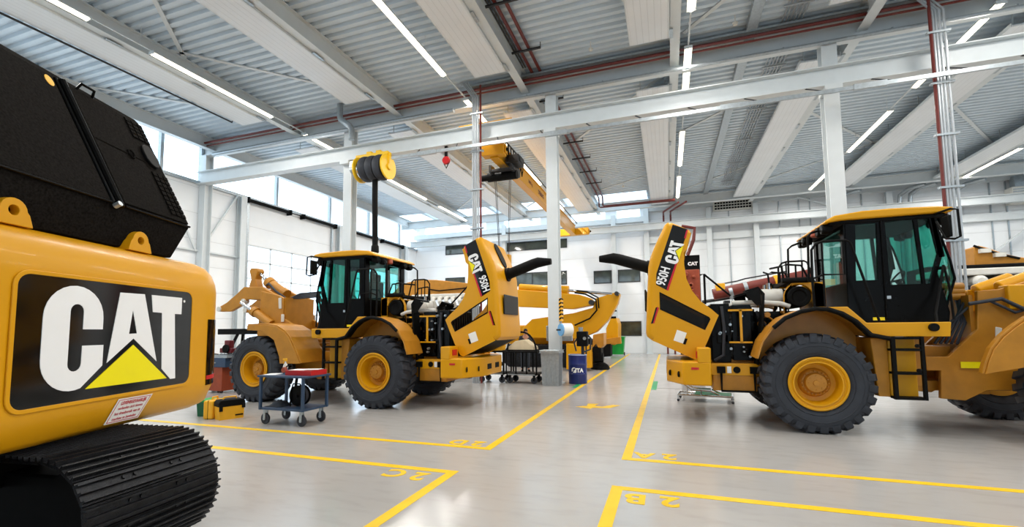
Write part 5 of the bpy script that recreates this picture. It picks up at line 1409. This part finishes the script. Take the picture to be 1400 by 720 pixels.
pr = [(0.27, 0.0), (0.285, 0.01), (0.285, 0.28), (0.295, 0.30), (0.285, 0.32), (0.285, 0.58), (0.295, 0.60), (0.285, 0.62), (0.285, 0.87), (0.29, 0.885), (0.28, 0.90), (0.272, 0.895), (0.27, 0.87), (0.0, 0.87)]
MB().lathe(pr, (0, 0, 0), 'z', 40).build('body', M['drumblue'], t)
MB().lathe([(0.283, 0.875), (0.294, 0.885), (0.287, 0.905), (0.275, 0.903), (0.272, 0.885)], (0, 0, 0), 'z', 40).build('rim', M['bluegrey'], t)
ang = math.atan2(-14.25, 2.73); rr = 0.297
rdir = Vector((math.cos(ang + PI / 2), math.sin(ang + PI / 2), 0)); nd = Vector((math.cos(ang), math.sin(ang), 0))
def wrap(o):
    for v in o.data.vertices:
        p = v.co; a = p.dot(rdir) / rr; h = p.dot(nd) - rr
        q = (nd * math.cos(a) + rdir * math.sin(a)) * (rr - 0.01 + max(h, 0)); v.co = (q.x, q.y, p.z)
wrap(text('lettering', 'ITA', 0.17, M['white'], t, nd * rr + rdir * 0.05 + Vector((0, 0, 0.42)), rdir, (0, 0, 1), 0.008, 0.006))
pl = plate2d(arc(-0.13, 0.43, 0.085, 0.2 * PI, 1.2 * PI, 12) + arc(-0.11, 0.44, 0.05, 1.2 * PI, 0.2 * PI, 12), nd * rr, rdir, (0, 0, 1), 0.004).build('swirl_mark', M['white'], t); wrap(pl)
pl = plate2d([(-0.16, 0.35), (-0.06, 0.35), (-0.06, 0.47), (-0.10, 0.44)], nd * rr, rdir, (0, 0, 1), 0.004).build('swirl_mark', M['white'], t); wrap(pl)
pl = plate2d([(-0.2, 0.31), (0.22, 0.31), (0.22, 0.325), (-0.2, 0.325)], nd * rr, rdir, (0, 0, 1), 0.004); pl = pl.build('under_line', M['white'], t); wrap(pl)
t = thing('drum_pump', 'black air driven pump standing on the blue drum', 'pump', (-2.58, 14.36, 0.905))
MB().box(-0.17, 0.17, -0.14, 0.14, 0.25, 0.72).build('housing', M['matt'], t, 0.03)
MB().cyl((0, 0, 0), (0, 0, 0.25), 0.05).cyl((0.1, 0.05, 0), (0.1, 0.05, 0.25), 0.025).tube([(0.17, 0, 0.6), (0.26, 0, 0.5), (0.24, 0, 0.15), (0.05, -0.1, 0.08)], 0.03, 8).tube([(-0.17, 0, 0.5), (-0.27, 0, 0.35), (-0.2, -0.05, 0.1)], 0.025, 8).build('hose', M['rubber'], t)
MB().cyl((-0.05, 0, 0.72), (-0.05, 0, 0.85), 0.07).cyl((0.09, -0.14, 0.5), (0.09, -0.17, 0.5), 0.05).build('gauge', M['galv'], t)
t = thing('wall_cabinet', 'flat grey box fixed to the back of the white column', 'box', (-3.36, 14.42, 1.32))
MB().box(-0.42, 0.42, 0, 0.2, 0, 0.5).build('casing', M['galv'], t, 0.015); MB().box(-0.38, 0.38, -0.012, 0.0, 0.04, 0.46).build('cover', M['galv'], t, 0.005)
t = thing('paper_roll', 'big blue paper roll on a holder beside the white column', 'paper roll', (-2.98, 13.78, 1.68))
rd = Vector((0.75, 0.66, 0)).normalized()
MB().cyl(-rd * 0.16, rd * 0.16, 0.2, n=32).build('paper', M['paper'], t)
MB().cyl(-rd * 0.20, -rd * 0.161, 0.19, n=32).cyl(rd * 0.161, rd * 0.165, 0.17, n=32).build('blue_end', M['rollblue'], t, label='blue end of the roll')
MB().cyl(-rd * 0.33, rd * 0.22, 0.025, n=10).tube([rd * 0.22, Vector((-0.2, 0.45, 0.02))], 0.02, 8).build('holder', M['plastic'], t)
t = thing('hazard_strip', 'black and yellow striped edge guard on the white column', 'edge guard', (-3.2, 13.995, 1.95))
MB().box(-0.04, 0.03, -0.012, 0.0, 0, 0.72).box(0.018, 0.03, 0.0, 0.3, 0, 0.72).build('strip', M['caseyellow'], t)
sp = MB()
for i in range(6): sp.prism([(-0.04, 0.03 + i * 0.12), (0.03, 0.08 + i * 0.12), (0.03, 0.14 + i * 0.12), (-0.04, 0.09 + i * 0.12)], 'xz', -0.015, -0.0121); sp.box(0.0301, 0.033, 0, 0.3, 0.08 + i * 0.12, 0.13 + i * 0.12)
sp.pieces('black_stripe', M['matt'], t)
# racks on wheels
def rack(lab, x0, x1, y):
    t = thing('rack_trolley', lab, 'trolley', ((x0 + x1) / 2, y, 0)); w = (x1 - x0) / 2; d = 0.36
    MB().box(-w, w, -d, d, 0.26, 0.32).build('deck', M['matt'], t, 0.008); MB().box(-w + 0.05, w - 0.05, -d - 0.012, -d, 0.265, 0.30).build('deck_edge', M['galv'], t)
    fr = MB()
    for x in (-w, -w * 0.35, w * 0.35, w):
        for yy in (-d, d): fr.tube([(x, yy, 0.3), (x, yy, 1.0)], 0.026, 8)
    for yy in (-d, d): fr.tube([(-w, yy, 1.0), (w, yy, 1.0)], 0.03, 8)
    for x in (-w, w): fr.tube([(x, -d, 1.0), (x, d, 1.0)], 0.03, 8)
    fr.box(-w, w, -d, d, 0.985, 1.0).build('frame', M['matt'], t)
    for x in (-w * 0.8, w * 0.8):
        for yy in (-d * 0.8, d * 0.8):
            k = MB().cyl((x, yy - 0.03, 0.10), (x, yy + 0.03, 0.10), 0.10, n=18).build('caster', M['rubber'], t)
            MB().box(x - 0.03, x + 0.03, yy - 0.045, yy - 0.033, 0.08, 0.26).box(x - 0.03, x + 0.03, yy + 0.033, yy + 0.045, 0.08, 0.26).build('fork', M['matt'], k)
    return t
t = rack('black rack trolley with an arched hoop beside the grey bin', -4.92, -3.92, 14.05)
MB().tube([(-0.5 + 0.5 + 0.48 * math.cos(a), -0.3, 1.0 + 0.62 * math.sin(a)) for a in [PI * k / 16 for k in range(17)]], 0.03, 8).build('hoop', M['matt'], t)
t = rack('black rack trolley under the raised hood', -5.9, -5.02, 14.1)
t = thing('parts_tray', 'pale cardboard tray heaped with parts on the hooped rack trolley', 'tray', (-4.45, 14.05, 1.03))
MB().prism([(-0.46, 0.0), (0.44, 0.0), (0.42, 0.12), (0.1, 0.35), (-0.2, 0.3), (-0.46, 0.1)], 'xz', -0.25, 0.25).build('cardboard', mat('cardboard', 'd8c8a8', 0.8), t, 0.02)
MB().box(-0.5, 0.46, -0.28, 0.28, 0.0, 0.03).build('tray_base', M['matt'], t)
t = thing('parts_box', 'yellow crate on the rack trolley under the raised hood', 'crate', (-5.45, 14.05, 1.03))
tap(0.6, 0.66, 0.4, 0.44, 0.0, 0.16).build('crate_body', M['caseyellow'], t); MB().box(-0.28, 0.28, -0.18, 0.18, 0.02, 0.1).build('contents', M['matt'], t)
# bag on the floor and green bin at the far end
t = thing('cable_heap', 'black heap of cable lying on the yellow aisle line', 'cable', (-2.75, 19.3, 0))
cb_ = MB()
for i in range(5): cb_.tube([((0.34 - 0.03 * i) * math.cos(a) * (1 + 0.1 * math.sin(3 * a + i)), 0.25 * math.sin(a), 0.05 + 0.05 * i + 0.02 * math.sin(2 * a + i)) for a in [2 * PI * k / 20 for k in range(20)]], 0.05, 8, closed=True)
cb_.build('coil', M['matt'], t)
t = thing('waste_bin', 'bright green wheeled bin at the far end of the aisle', 'bin', (-3.1, 29.6, 0))
tap(0.75, 0.95, 0.7, 0.8, 0.08, 1.12).build('body', M['green'], t); MB().prism([(-0.5, 1.12), (0.5, 1.12), (0.5, 1.18), (0.0, 1.24), (-0.5, 1.18)], 'xz', -0.44, 0.44).build('lid', M['green'], t, 0.02)
for s in (-1, 1): MB().cyl((s * 0.38, 0.3, 0.1), (s * 0.44, 0.3, 0.1), 0.1).build('wheel', M['rubber'], t)
# creeper on casters under the bumper
t = thing('mechanic_creeper', 'silver tube mechanic creeper on casters under the loader bumper', 'creeper', (0.8, 11.62, 0), math.radians(-6))
MB().tube([(-0.6, -0.28, 0.15), (0.55, -0.28, 0.15)], 0.022, 8).tube([(-0.6, 0.28, 0.15), (0.55, 0.28, 0.15)], 0.022, 8).tube([(-0.6, -0.28, 0.15), (-0.6, 0.28, 0.15)], 0.022, 8).tube([(0.55, -0.28, 0.15), (0.55, 0.28, 0.15)], 0.022, 8).build('frame', M['chrome'], t)
MB().tube([(-0.5, -0.22, 0.40), (-0.3, -0.22, 0.26), (0.1, -0.22, 0.25), (0.3, -0.22, 0.16)], 0.02, 8).tube([(-0.5, 0.22, 0.40), (-0.3, 0.22, 0.26), (0.1, 0.22, 0.25), (0.3, 0.22, 0.16)], 0.02, 8).tube([(-0.3, -0.22, 0.26), (-0.3, 0.22, 0.26)], 0.018, 8).tube([(0.1, -0.22, 0.25), (0.1, 0.22, 0.25)], 0.018, 8).tube([(-0.5, -0.22, 0.4), (-0.5, 0.22, 0.4)], 0.03, 8).tube([(-0.1, -0.22, 0.26), (-0.1, -0.28, 0.15)], 0.015, 8).tube([(-0.4, -0.22, 0.33), (-0.4, -0.28, 0.15)], 0.015, 8).build('back_rest', M['chrome'], t)
MB().box(-0.25, 0.52, -0.26, 0.26, 0.155, 0.175).build('board', M['darkgreen'], t, label='dark green board')
for x, y in ((-0.6, -0.28), (0.55, -0.28), (-0.6, 0.28), (0.55, 0.28)):
    k = MB().cyl((x, y - 0.015, 0.03), (x, y + 0.015, 0.03), 0.03, n=12).build('caster', M['rubber'], t); MB().obox((x, y, 0.04), (x, y, 0.15), 0.03, 0.03).build('caster_leg', M['chrome'], k)
# ---- blue service cart and what lies on it
CX, CY = -6.68, 6.80
t = thing('service_cart', 'dark blue steel service cart with two shelves in front of the loader', 'cart', (CX, CY, 0))
MB().box(-0.56, 0.56, -0.33, 0.33, 0.86, 0.895).build('top_shelf', M['blue'], t, 0.006)
MB().box(-0.5, 0.5, -0.31, 0.31, 0.27, 0.31).build('lower_shelf', M['blue'], t, 0.006)
for x in (-0.49, 0.49):
    for y in (-0.3, 0.3):
        MB().obox((x, y, 0.27), (x, y, 0.87), 0.045, 0.045).build('leg', M['blue'], t, 0.004)
        k = MB().lathe([(0.03, -0.022), (0.085, -0.022), (0.1, -0.012), (0.1, 0.012), (0.085, 0.022), (0.03, 0.022)], (x * 0.86, y * 0.8, 0.10), 'y', 24).build('caster', M['rubber'], t)
        MB().box(x * 0.86 - 0.025, x * 0.86 + 0.025, y * 0.8 - 0.035, y * 0.8 - 0.026, 0.08, 0.27).box(x * 0.86 - 0.025, x * 0.86 + 0.025, y * 0.8 + 0.026, y * 0.8 + 0.035, 0.08, 0.27).cyl((x * 0.86, y * 0.8 - 0.04, 0.1), (x * 0.86, y * 0.8 + 0.04, 0.1), 0.025).build('fork', M['galv'], k)
t = thing('tool_tray', 'flat red tool tray on top of the blue cart', 'tray', (CX + 0.25, CY + 0.02, 0.895))
MB().box(-0.3, 0.3, -0.2, 0.2, 0.0, 0.02).box(-0.3, 0.3, -0.2, -0.185, 0.02, 0.09).box(-0.3, 0.3, 0.185, 0.2, 0.02, 0.09).box(-0.3, -0.285, -0.185, 0.185, 0.02, 0.09).box(0.285, 0.3, -0.185, 0.185, 0.02, 0.09).build('tray_body', M['red'], t, 0.004)
MB().box(-0.28, 0.28, -0.18, 0.18, 0.02, 0.06).build('liner', M['redbrown'], t)
t = thing('document', 'white papers lying on the red tool tray', 'papers', (CX + 0.22, CY - 0.02, 0.987), 0.2)
MB().box(-0.21, 0.10, -0.14, 0.14, 0.0, 0.004).add([(0.02, -0.13, 0.005), (0.33, -0.09, 0.008), (0.33, 0.14, 0.008), (0.02, 0.12, 0.005), (0.02, -0.13, 0.008), (0.33, -0.09, 0.011), (0.33, 0.14, 0.011), (0.02, 0.12, 0.008)], [(0, 3, 2, 1), (4, 5, 6, 7), (0, 1, 5, 4), (1, 2, 6, 5), (2, 3, 7, 6), (3, 0, 4, 7)]).build('sheet', M['paper'], t)
t = thing('document', 'single white sheet on the bare end of the blue cart top', 'papers', (CX - 0.42, CY - 0.1, 0.896), 0.3)
MB().box(-0.12, 0.12, -0.15, 0.15, 0, 0.004).build('sheet', M['paper'], t)
t = thing('spray_bottle', 'spray bottle with pale blue liquid on the blue cart', 'bottle', (CX - 0.33, CY + 0.1, 0.895))
MB().lathe([(0.0, 0.0), (0.042, 0.0), (0.045, 0.01), (0.045, 0.10), (0.0, 0.10)], (0, 0, 0), 'z', 20).build('liquid', M['rollblue'], t, label='pale blue lower half')
MB().lathe([(0.045, 0.101), (0.044, 0.14), (0.03, 0.18), (0.016, 0.20), (0.016, 0.23), (0.0, 0.23)], (0, 0, 0), 'z', 20).build('bottle', M['offwhite'], t)
MB().prism([(-0.06, 0.26), (-0.06, 0.285), (0.03, 0.29), (0.03, 0.23), (0.0, 0.225), (-0.02, 0.25), (-0.05, 0.19), (-0.055, 0.2), (-0.03, 0.255)], 'xz', -0.014, 0.014).build('trigger', M['caseyellow'], t, 0.003)
t = thing('ear_defenders', 'black and red ear defenders lying on the blue cart', 'ear defenders', (CX - 0.19, CY + 0.06, 0.895))
MB().lathe([(0.0, -0.02), (0.05, -0.02), (0.06, 0.0), (0.055, 0.03), (0.0, 0.03)], (-0.07, -0.06, 0.075), 'y', 20).build('red_cup', M['orange'], t)
MB().lathe([(0.0, -0.02), (0.05, -0.02), (0.06, 0.0), (0.055, 0.03), (0.0, 0.03)], (0.06, -0.02, 0.062), 'y', 20).build('black_cup', M['matt'], t)
MB().tube([(-0.07, -0.04, 0.10), (-0.05, 0.0, 0.15), (0.0, 0.03, 0.17), (0.05, 0.02, 0.15), (0.06, 0.0, 0.10)], 0.012, 6).build('headband', M['matt'], t)
t = thing('cable_reel', 'black cable reel standing on the lower shelf of the blue cart', 'cable reel', (CX + 0.12, CY + 0.02, 0.31))
MB().lathe([(0.05, -0.07), (0.17, -0.075), (0.19, -0.07), (0.19, -0.05), (0.13, -0.05), (0.13, 0.05), (0.19, 0.05), (0.19, 0.07), (0.17, 0.075), (0.05, 0.07)], (0, 0, 0.20), 'y', 30).build('drum', M['matt'], t)
MB().lathe([(0.12, -0.045), (0.165, -0.04), (0.17, 0), (0.165, 0.04), (0.12, 0.045)], (0, 0, 0.20), 'y', 30).build('cable', M['rubber'], t)
MB().tube([(-0.14, -0.09, 0.0), (-0.12, -0.09, 0.3), (-0.08, -0.09, 0.42), (0.08, -0.09, 0.42), (0.12, -0.09, 0.3), (0.14, -0.09, 0.0)], 0.012, 8).cyl((0, -0.1, 0.2), (0, 0.1, 0.2), 0.03).build('stand', M['matt'], t)
t = thing('work_gloves', 'crumpled black work cloth on the lower shelf of the blue cart', 'cloth', (CX - 0.28, CY - 0.05, 0.31))
vs = []; fs = []; rnd = random.Random(5)
G = 14
for i in range(G):
    for j in range(G):
        u, v = i / (G - 1) - 0.5, j / (G - 1) - 0.5
        h = max(0.0, 0.25 - u * u - v * v) * 0.42 * (0.6 + 0.6 * rnd.random()); vs.append((u * 0.38, v * 0.34, 0.005 + h))
for i in range(G - 1):
    for j in range(G - 1): fs.append((i * G + j, (i + 1) * G + j, (i + 1) * G + j + 1, i * G + j + 1))
fs.append(tuple([j for j in range(G)] + [i * G + G - 1 for i in range(1, G)] + [(G - 1) * G + j for j in range(G - 2, -1, -1)] + [i * G for i in range(G - 2, 0, -1)]))
MB().add(vs, fs).build('cloth', M['cloth'], t, angle=60)
# ---- tool cases beside the cart
t = thing('tool_box', 'yellow tool box with black lid beside the blue cart', 'tool box', (-8.26, 6.77, 0), 1.22)
tap(0.42, 0.45, 0.24, 0.26, 0.0, 0.25).box(-0.218, 0.218, -0.122, 0.122, 0.225, 0.248).build('body', M['caseyellow'], t)
MB().prism([(-0.235, 0.25), (0.235, 0.25), (0.235, 0.33), (0.2, 0.38), (-0.2, 0.38), (-0.235, 0.33)], 'xz', -0.14, 0.14).build('lid', M['matt'], t, 0.015)
MB().tube([(-0.12, 0, 0.37), (-0.11, 0, 0.42), (0.11, 0, 0.42), (0.12, 0, 0.37)], 0.014, 8).build('handle', M['caseyellow'], t)
lt = MB()
for x in (-0.2,): lt.box(x - 0.03, x + 0.03, -0.16, -0.135, 0.17, 0.29)
lt.box(0.17, 0.23, -0.16, -0.135, 0.2, 0.29).build('latch', M['matt'], t, 0.004); MB().box(0.06, 0.2, -0.134, -0.128, 0.06, 0.085).build('maker_plate', M['matt'], t)
t = thing('tool_case', 'upright yellow case standing behind the black lidded tool box', 'case', (-8.62, 6.74, 0), 0.3)
MB().box(-0.10, 0.10, -0.2, 0.2, 0.0, 0.36).build('body', M['caseyellow'], t, 0.03, seg=3); MB().tube([(0, -0.08, 0.35), (0, -0.07, 0.41), (0, 0.07, 0.41), (0, 0.08, 0.35)], 0.016, 8).build('handle', M['caseyellow'], t); MB().box(-0.004, 0.004, -0.203, 0.203, 0.0, 0.362).build('seam', M['matt'], t)
t = thing('crate', 'small green crate behind the yellow tool cases', 'crate', (-8.98, 6.9, 0), 0.2)
tap(0.26, 0.3, 0.3, 0.34, 0.0, 0.32).build('body', M['darkgreen'], t); MB().box(-0.17, 0.17, -0.185, 0.185, 0.29, 0.33).build('rim', M['green'], t, 0.006)
t = thing('caster_stool', 'black wheel dolly beside the green crate', 'dolly', (-9.35, 7.05, 0))
MB().cyl((0, -0.05, 0.12), (0, 0.05, 0.12), 0.12, n=20).build('wheel', M['rubber'], t); MB().box(-0.15, 0.15, -0.1, 0.1, 0.22, 0.27).build('plate', M['matt'], t, 0.01)
# ---- bench things by the front wheel of the loader near the doors
t = thing('tool_cabinet', 'red tool cabinet with dark blue drawer top beside the loader front wheel', 'cabinet', (-12.2, 9.7, 0))
MB().box(-0.45, 0.40, -0.3, 0.3, 0.06, 0.72).build('body', M['orange'], t, 0.01); MB().box(-0.5, 0.55, -0.34, 0.34, 0.72, 0.98).build('drawer', M['blue'], t, 0.012); MB().box(-0.3, 0.2, -0.36, -0.34, 0.83, 0.86).build('drawer_handle', M['galv'], t)
for x in (-0.35, 0.3):
    for y in (-0.22, 0.22): MB().cyl((x, y - 0.02, 0.05), (x, y + 0.02, 0.05), 0.05, n=14).build('caster', M['rubber'], t)
t = thing('parts_tray', 'silver tray of tools on the red and blue cabinet', 'tray', (-12.1, 9.65, 0.98))
MB().box(-0.4, 0.5, -0.28, 0.28, 0, 0.015).box(-0.4, 0.5, -0.28, -0.265, 0.015, 0.08).box(-0.4, 0.5, 0.265, 0.28, 0.015, 0.08).build('tray_body', M['galv'], t)
tm = MB()
for i in range(9): tm.obox((rnd.uniform(-0.3, 0.4), rnd.uniform(-0.2, 0.2), 0.04), (rnd.uniform(-0.3, 0.4), rnd.uniform(-0.2, 0.2), 0.10), 0.04, 0.03)
tm.pieces('tool', M['chrome'], t)
t = thing('grinder', 'maroon bench machine with round wheel on the tool cabinet tray', 'machine', (-12.0, 9.75, 1.1))
MB().box(-0.25, 0.2, -0.1, 0.12, 0, 0.14).box(-0.1, 0.1, -0.08, 0.08, 0.14, 0.36).build('body', mat('maroon_paint', '6a1c24', 0.4), t, 0.02); MB().cyl((0.02, -0.14, 0.12), (0.02, -0.1, 0.12), 0.12, n=20).build('wheel', M['matt'], t)
t = thing('trestle', 'black steel trestle frame behind the loader front wheel', 'trestle', (-11.6, 10.9, 0))
MB().box(-2.2, 1.2, -0.12, 0.12, 1.62, 1.80).build('beam', M['matt'], t, 0.01)
for x in (-1.7, -0.2, 0.75):
    for y in (-0.45, 0.45): MB().obox((x + 0.35, y * 0.2, 1.64), (x - 0.25, y, 0.0), 0.07, 0.07).build('leg', M['matt'], t)
tag(MB().box(-16.6, -14.8, 18.0, 18.9, 0, 0.75).box(-16.4, -15.4, 18.2, 18.8, 0.75, 1.2).build('storage_box', M['galv'], None, 0.03), 'grey storage chest standing by the big doors', 'chest')
# ---- mechanic behind the rack trolleys
P = thing('person', 'person in dark workwear standing behind the rack trolleys, head bowed', 'person', (-5.5, 17.6, 0), math.radians(25))
def skin(name, pts, edges, radii, m, parent, root=0, lv=2):
    me = bpy.data.meshes.new(name); me.from_pydata(pts, edges, []); me.update()
    o = bpy.data.objects.new(name, me); COL.objects.link(o); o.parent = parent
    sk = o.modifiers.new('skin', 'SKIN'); sk.use_smooth_shade = True
    lay = me.skin_vertices[0].data if me.skin_vertices else None
    if lay is None:
        return o
    for i, r in enumerate(radii): lay[i].radius = (r, r) if not isinstance(r, tuple) else r
    lay[root].use_root = True
    ss = o.modifiers.new('smooth', 'SUBSURF'); ss.levels = lv; ss.render_levels = lv
    me.materials.append(m)
    return o
def blob(name, rings, m, parent, n=16):
    """closed body of elliptical rings: (centre xyz, half width x, half depth y)"""
    vs = []
    for (cx, cy, cz), a, b in rings: vs += [(cx + a * math.cos(2 * PI * k / n), cy + b * math.sin(2 * PI * k / n), cz) for k in range(n)]
    fs = [(i * n + k, i * n + (k + 1) % n, (i + 1) * n + (k + 1) % n, (i + 1) * n + k) for i in range(len(rings) - 1) for k in range(n)]
    fs += [tuple(range(n - 1, -1, -1)), tuple((len(rings) - 1) * n + k for k in range(n))]
    o = MB().add(vs, fs).build(name, m, parent, angle=180)
    s = o.modifiers.new('smooth', 'SUBSURF'); s.levels = 1; s.render_levels = 1
    return o
# figure faces local -y, slightly stooped, forearms held forward
J = dict(pelvis=(0, 0, 0.95), spine=(0, -0.02, 1.15), chest=(0, -0.06, 1.34), neck=(0, -0.10, 1.48), head=(0, -0.15, 1.57), crown=(0, -0.17, 1.68))
limbs = []
V = [(0, 0.0, 0.96), (0, -0.02, 1.15), (0, -0.05, 1.33), (0, -0.09, 1.46), (0, -0.12, 1.52), (0, -0.15, 1.60), (0, -0.17, 1.67)]
Rr = [(0.15, 0.11), (0.14, 0.10), (0.17, 0.11), (0.075, 0.07), (0.055, 0.055), (0.078, 0.092), (0.06, 0.07)]
Ed = [(0, 1), (1, 2), (2, 3), (3, 4), (4, 5), (5, 6)]
def chain(start, pts, rad):
    prev = start
    for p, r in zip(pts, rad):
        V.append(p); Rr.append((r, r)); Ed.append((prev, len(V) - 1)); prev = len(V) - 1
    return prev
for s in (-1, 1):
    chain(0, [(s * 0.10, 0, 0.88), (s * 0.12, -0.02, 0.50), (s * 0.13, 0.0, 0.12), (s * 0.13, 0.0, 0.06), (s * 0.14, -0.12, 0.04), (s * 0.14, -0.19, 0.035)], [0.095, 0.062, 0.042, 0.045, 0.045, 0.035])
    h = chain(2, [(s * 0.20, -0.06, 1.38), (s * 0.25, -0.06, 1.12), (s * 0.20, -0.27, 1.02), (s * 0.18, -0.33, 1.02)], [0.06, 0.045, 0.033, 0.032])
    V.append((s * 0.17, -0.38, 1.015)); Rr.append((0.042, 0.02)); Ed.append((h, len(V) - 1)); palm = len(V) - 1
    for k, dx in enumerate((-0.032, -0.011, 0.011, 0.032)):
        ln = (0.05, 0.058, 0.054, 0.042)[k]
        chain(palm, [(s * 0.17 + dx, -0.41, 1.015), (s * 0.17 + dx, -0.41 - ln * 0.6, 1.0), (s * 0.17 + dx, -0.41 - ln, 0.975)], [0.0095, 0.009, 0.008])
    chain(h, [(s * 0.17 - s * 0.05, -0.36, 1.01), (s * 0.17 - s * 0.07, -0.39, 1.0)], [0.011, 0.009])
skin('body', V, Ed, Rr, M['skin'], P)
# clothing follows the same joints a little larger
def coat(name, idx_v, edges, extra, m):
    mp = {i: n for n, i in enumerate(idx_v)}
    ed = [(mp[a], mp[b]) for a, b in edges if a in mp and b in mp]
    return skin(name, [V[i] for i in idx_v], ed, [(Rr[i][0] + extra, Rr[i][1] + extra) for i in idx_v], m, P)
arms = []
legs = []
for i, p in enumerate(V):
    pass
nper = (len(V) - 7) // 2
trunk = [0, 1, 2, 3]
legidx = []; armidx = []
for s in range(2):
    b0 = 7 + s * nper
    legidx += [b0, b0 + 1, b0 + 2]; armidx += [b0 + 6, b0 + 7, b0 + 8]
coat('jacket', trunk + armidx, Ed, 0.016, M['cloth']); coat('trousers', [0] + legidx, Ed, 0.016, M['cloth'])
for s in range(2):
    b0 = 7 + s * nper
    coat('boot', [b0 + 3, b0 + 4, b0 + 5], Ed, 0.012, M['matt'])
blob('hair', [((0, -0.12, 1.60), 0.083, 0.075), ((0, -0.13, 1.65), 0.085, 0.092), ((0, -0.145, 1.70), 0.075, 0.085), ((0, -0.15, 1.735), 0.04, 0.05)], M['hair'], P)
fc = MB().prism([(-0.012, 1.585), (0.012, 1.585), (0.006, 1.62), (-0.006, 1.62)], 'xz', -0.262, -0.235)
fc.build('nose', M['skin'], P, 0.004)
for s in (-1, 1):
    MB().lathe([(0, -0.008), (0.014, -0.004), (0.014, 0.004), (0, 0.008)], (s * 0.03, -0.236, 1.625), 'y', 12).build('eye', M['matt'], P)
    MB().lathe([(0, -0.01), (0.022, -0.006), (0.026, 0.004), (0, 0.01)], (s * 0.083, -0.145, 1.605), 'x', 12).build('ear', M['skin'], P)
MB().box(-0.022, 0.022, -0.243, -0.23, 1.555, 1.563).build('mouth', M['redbrown'], P)
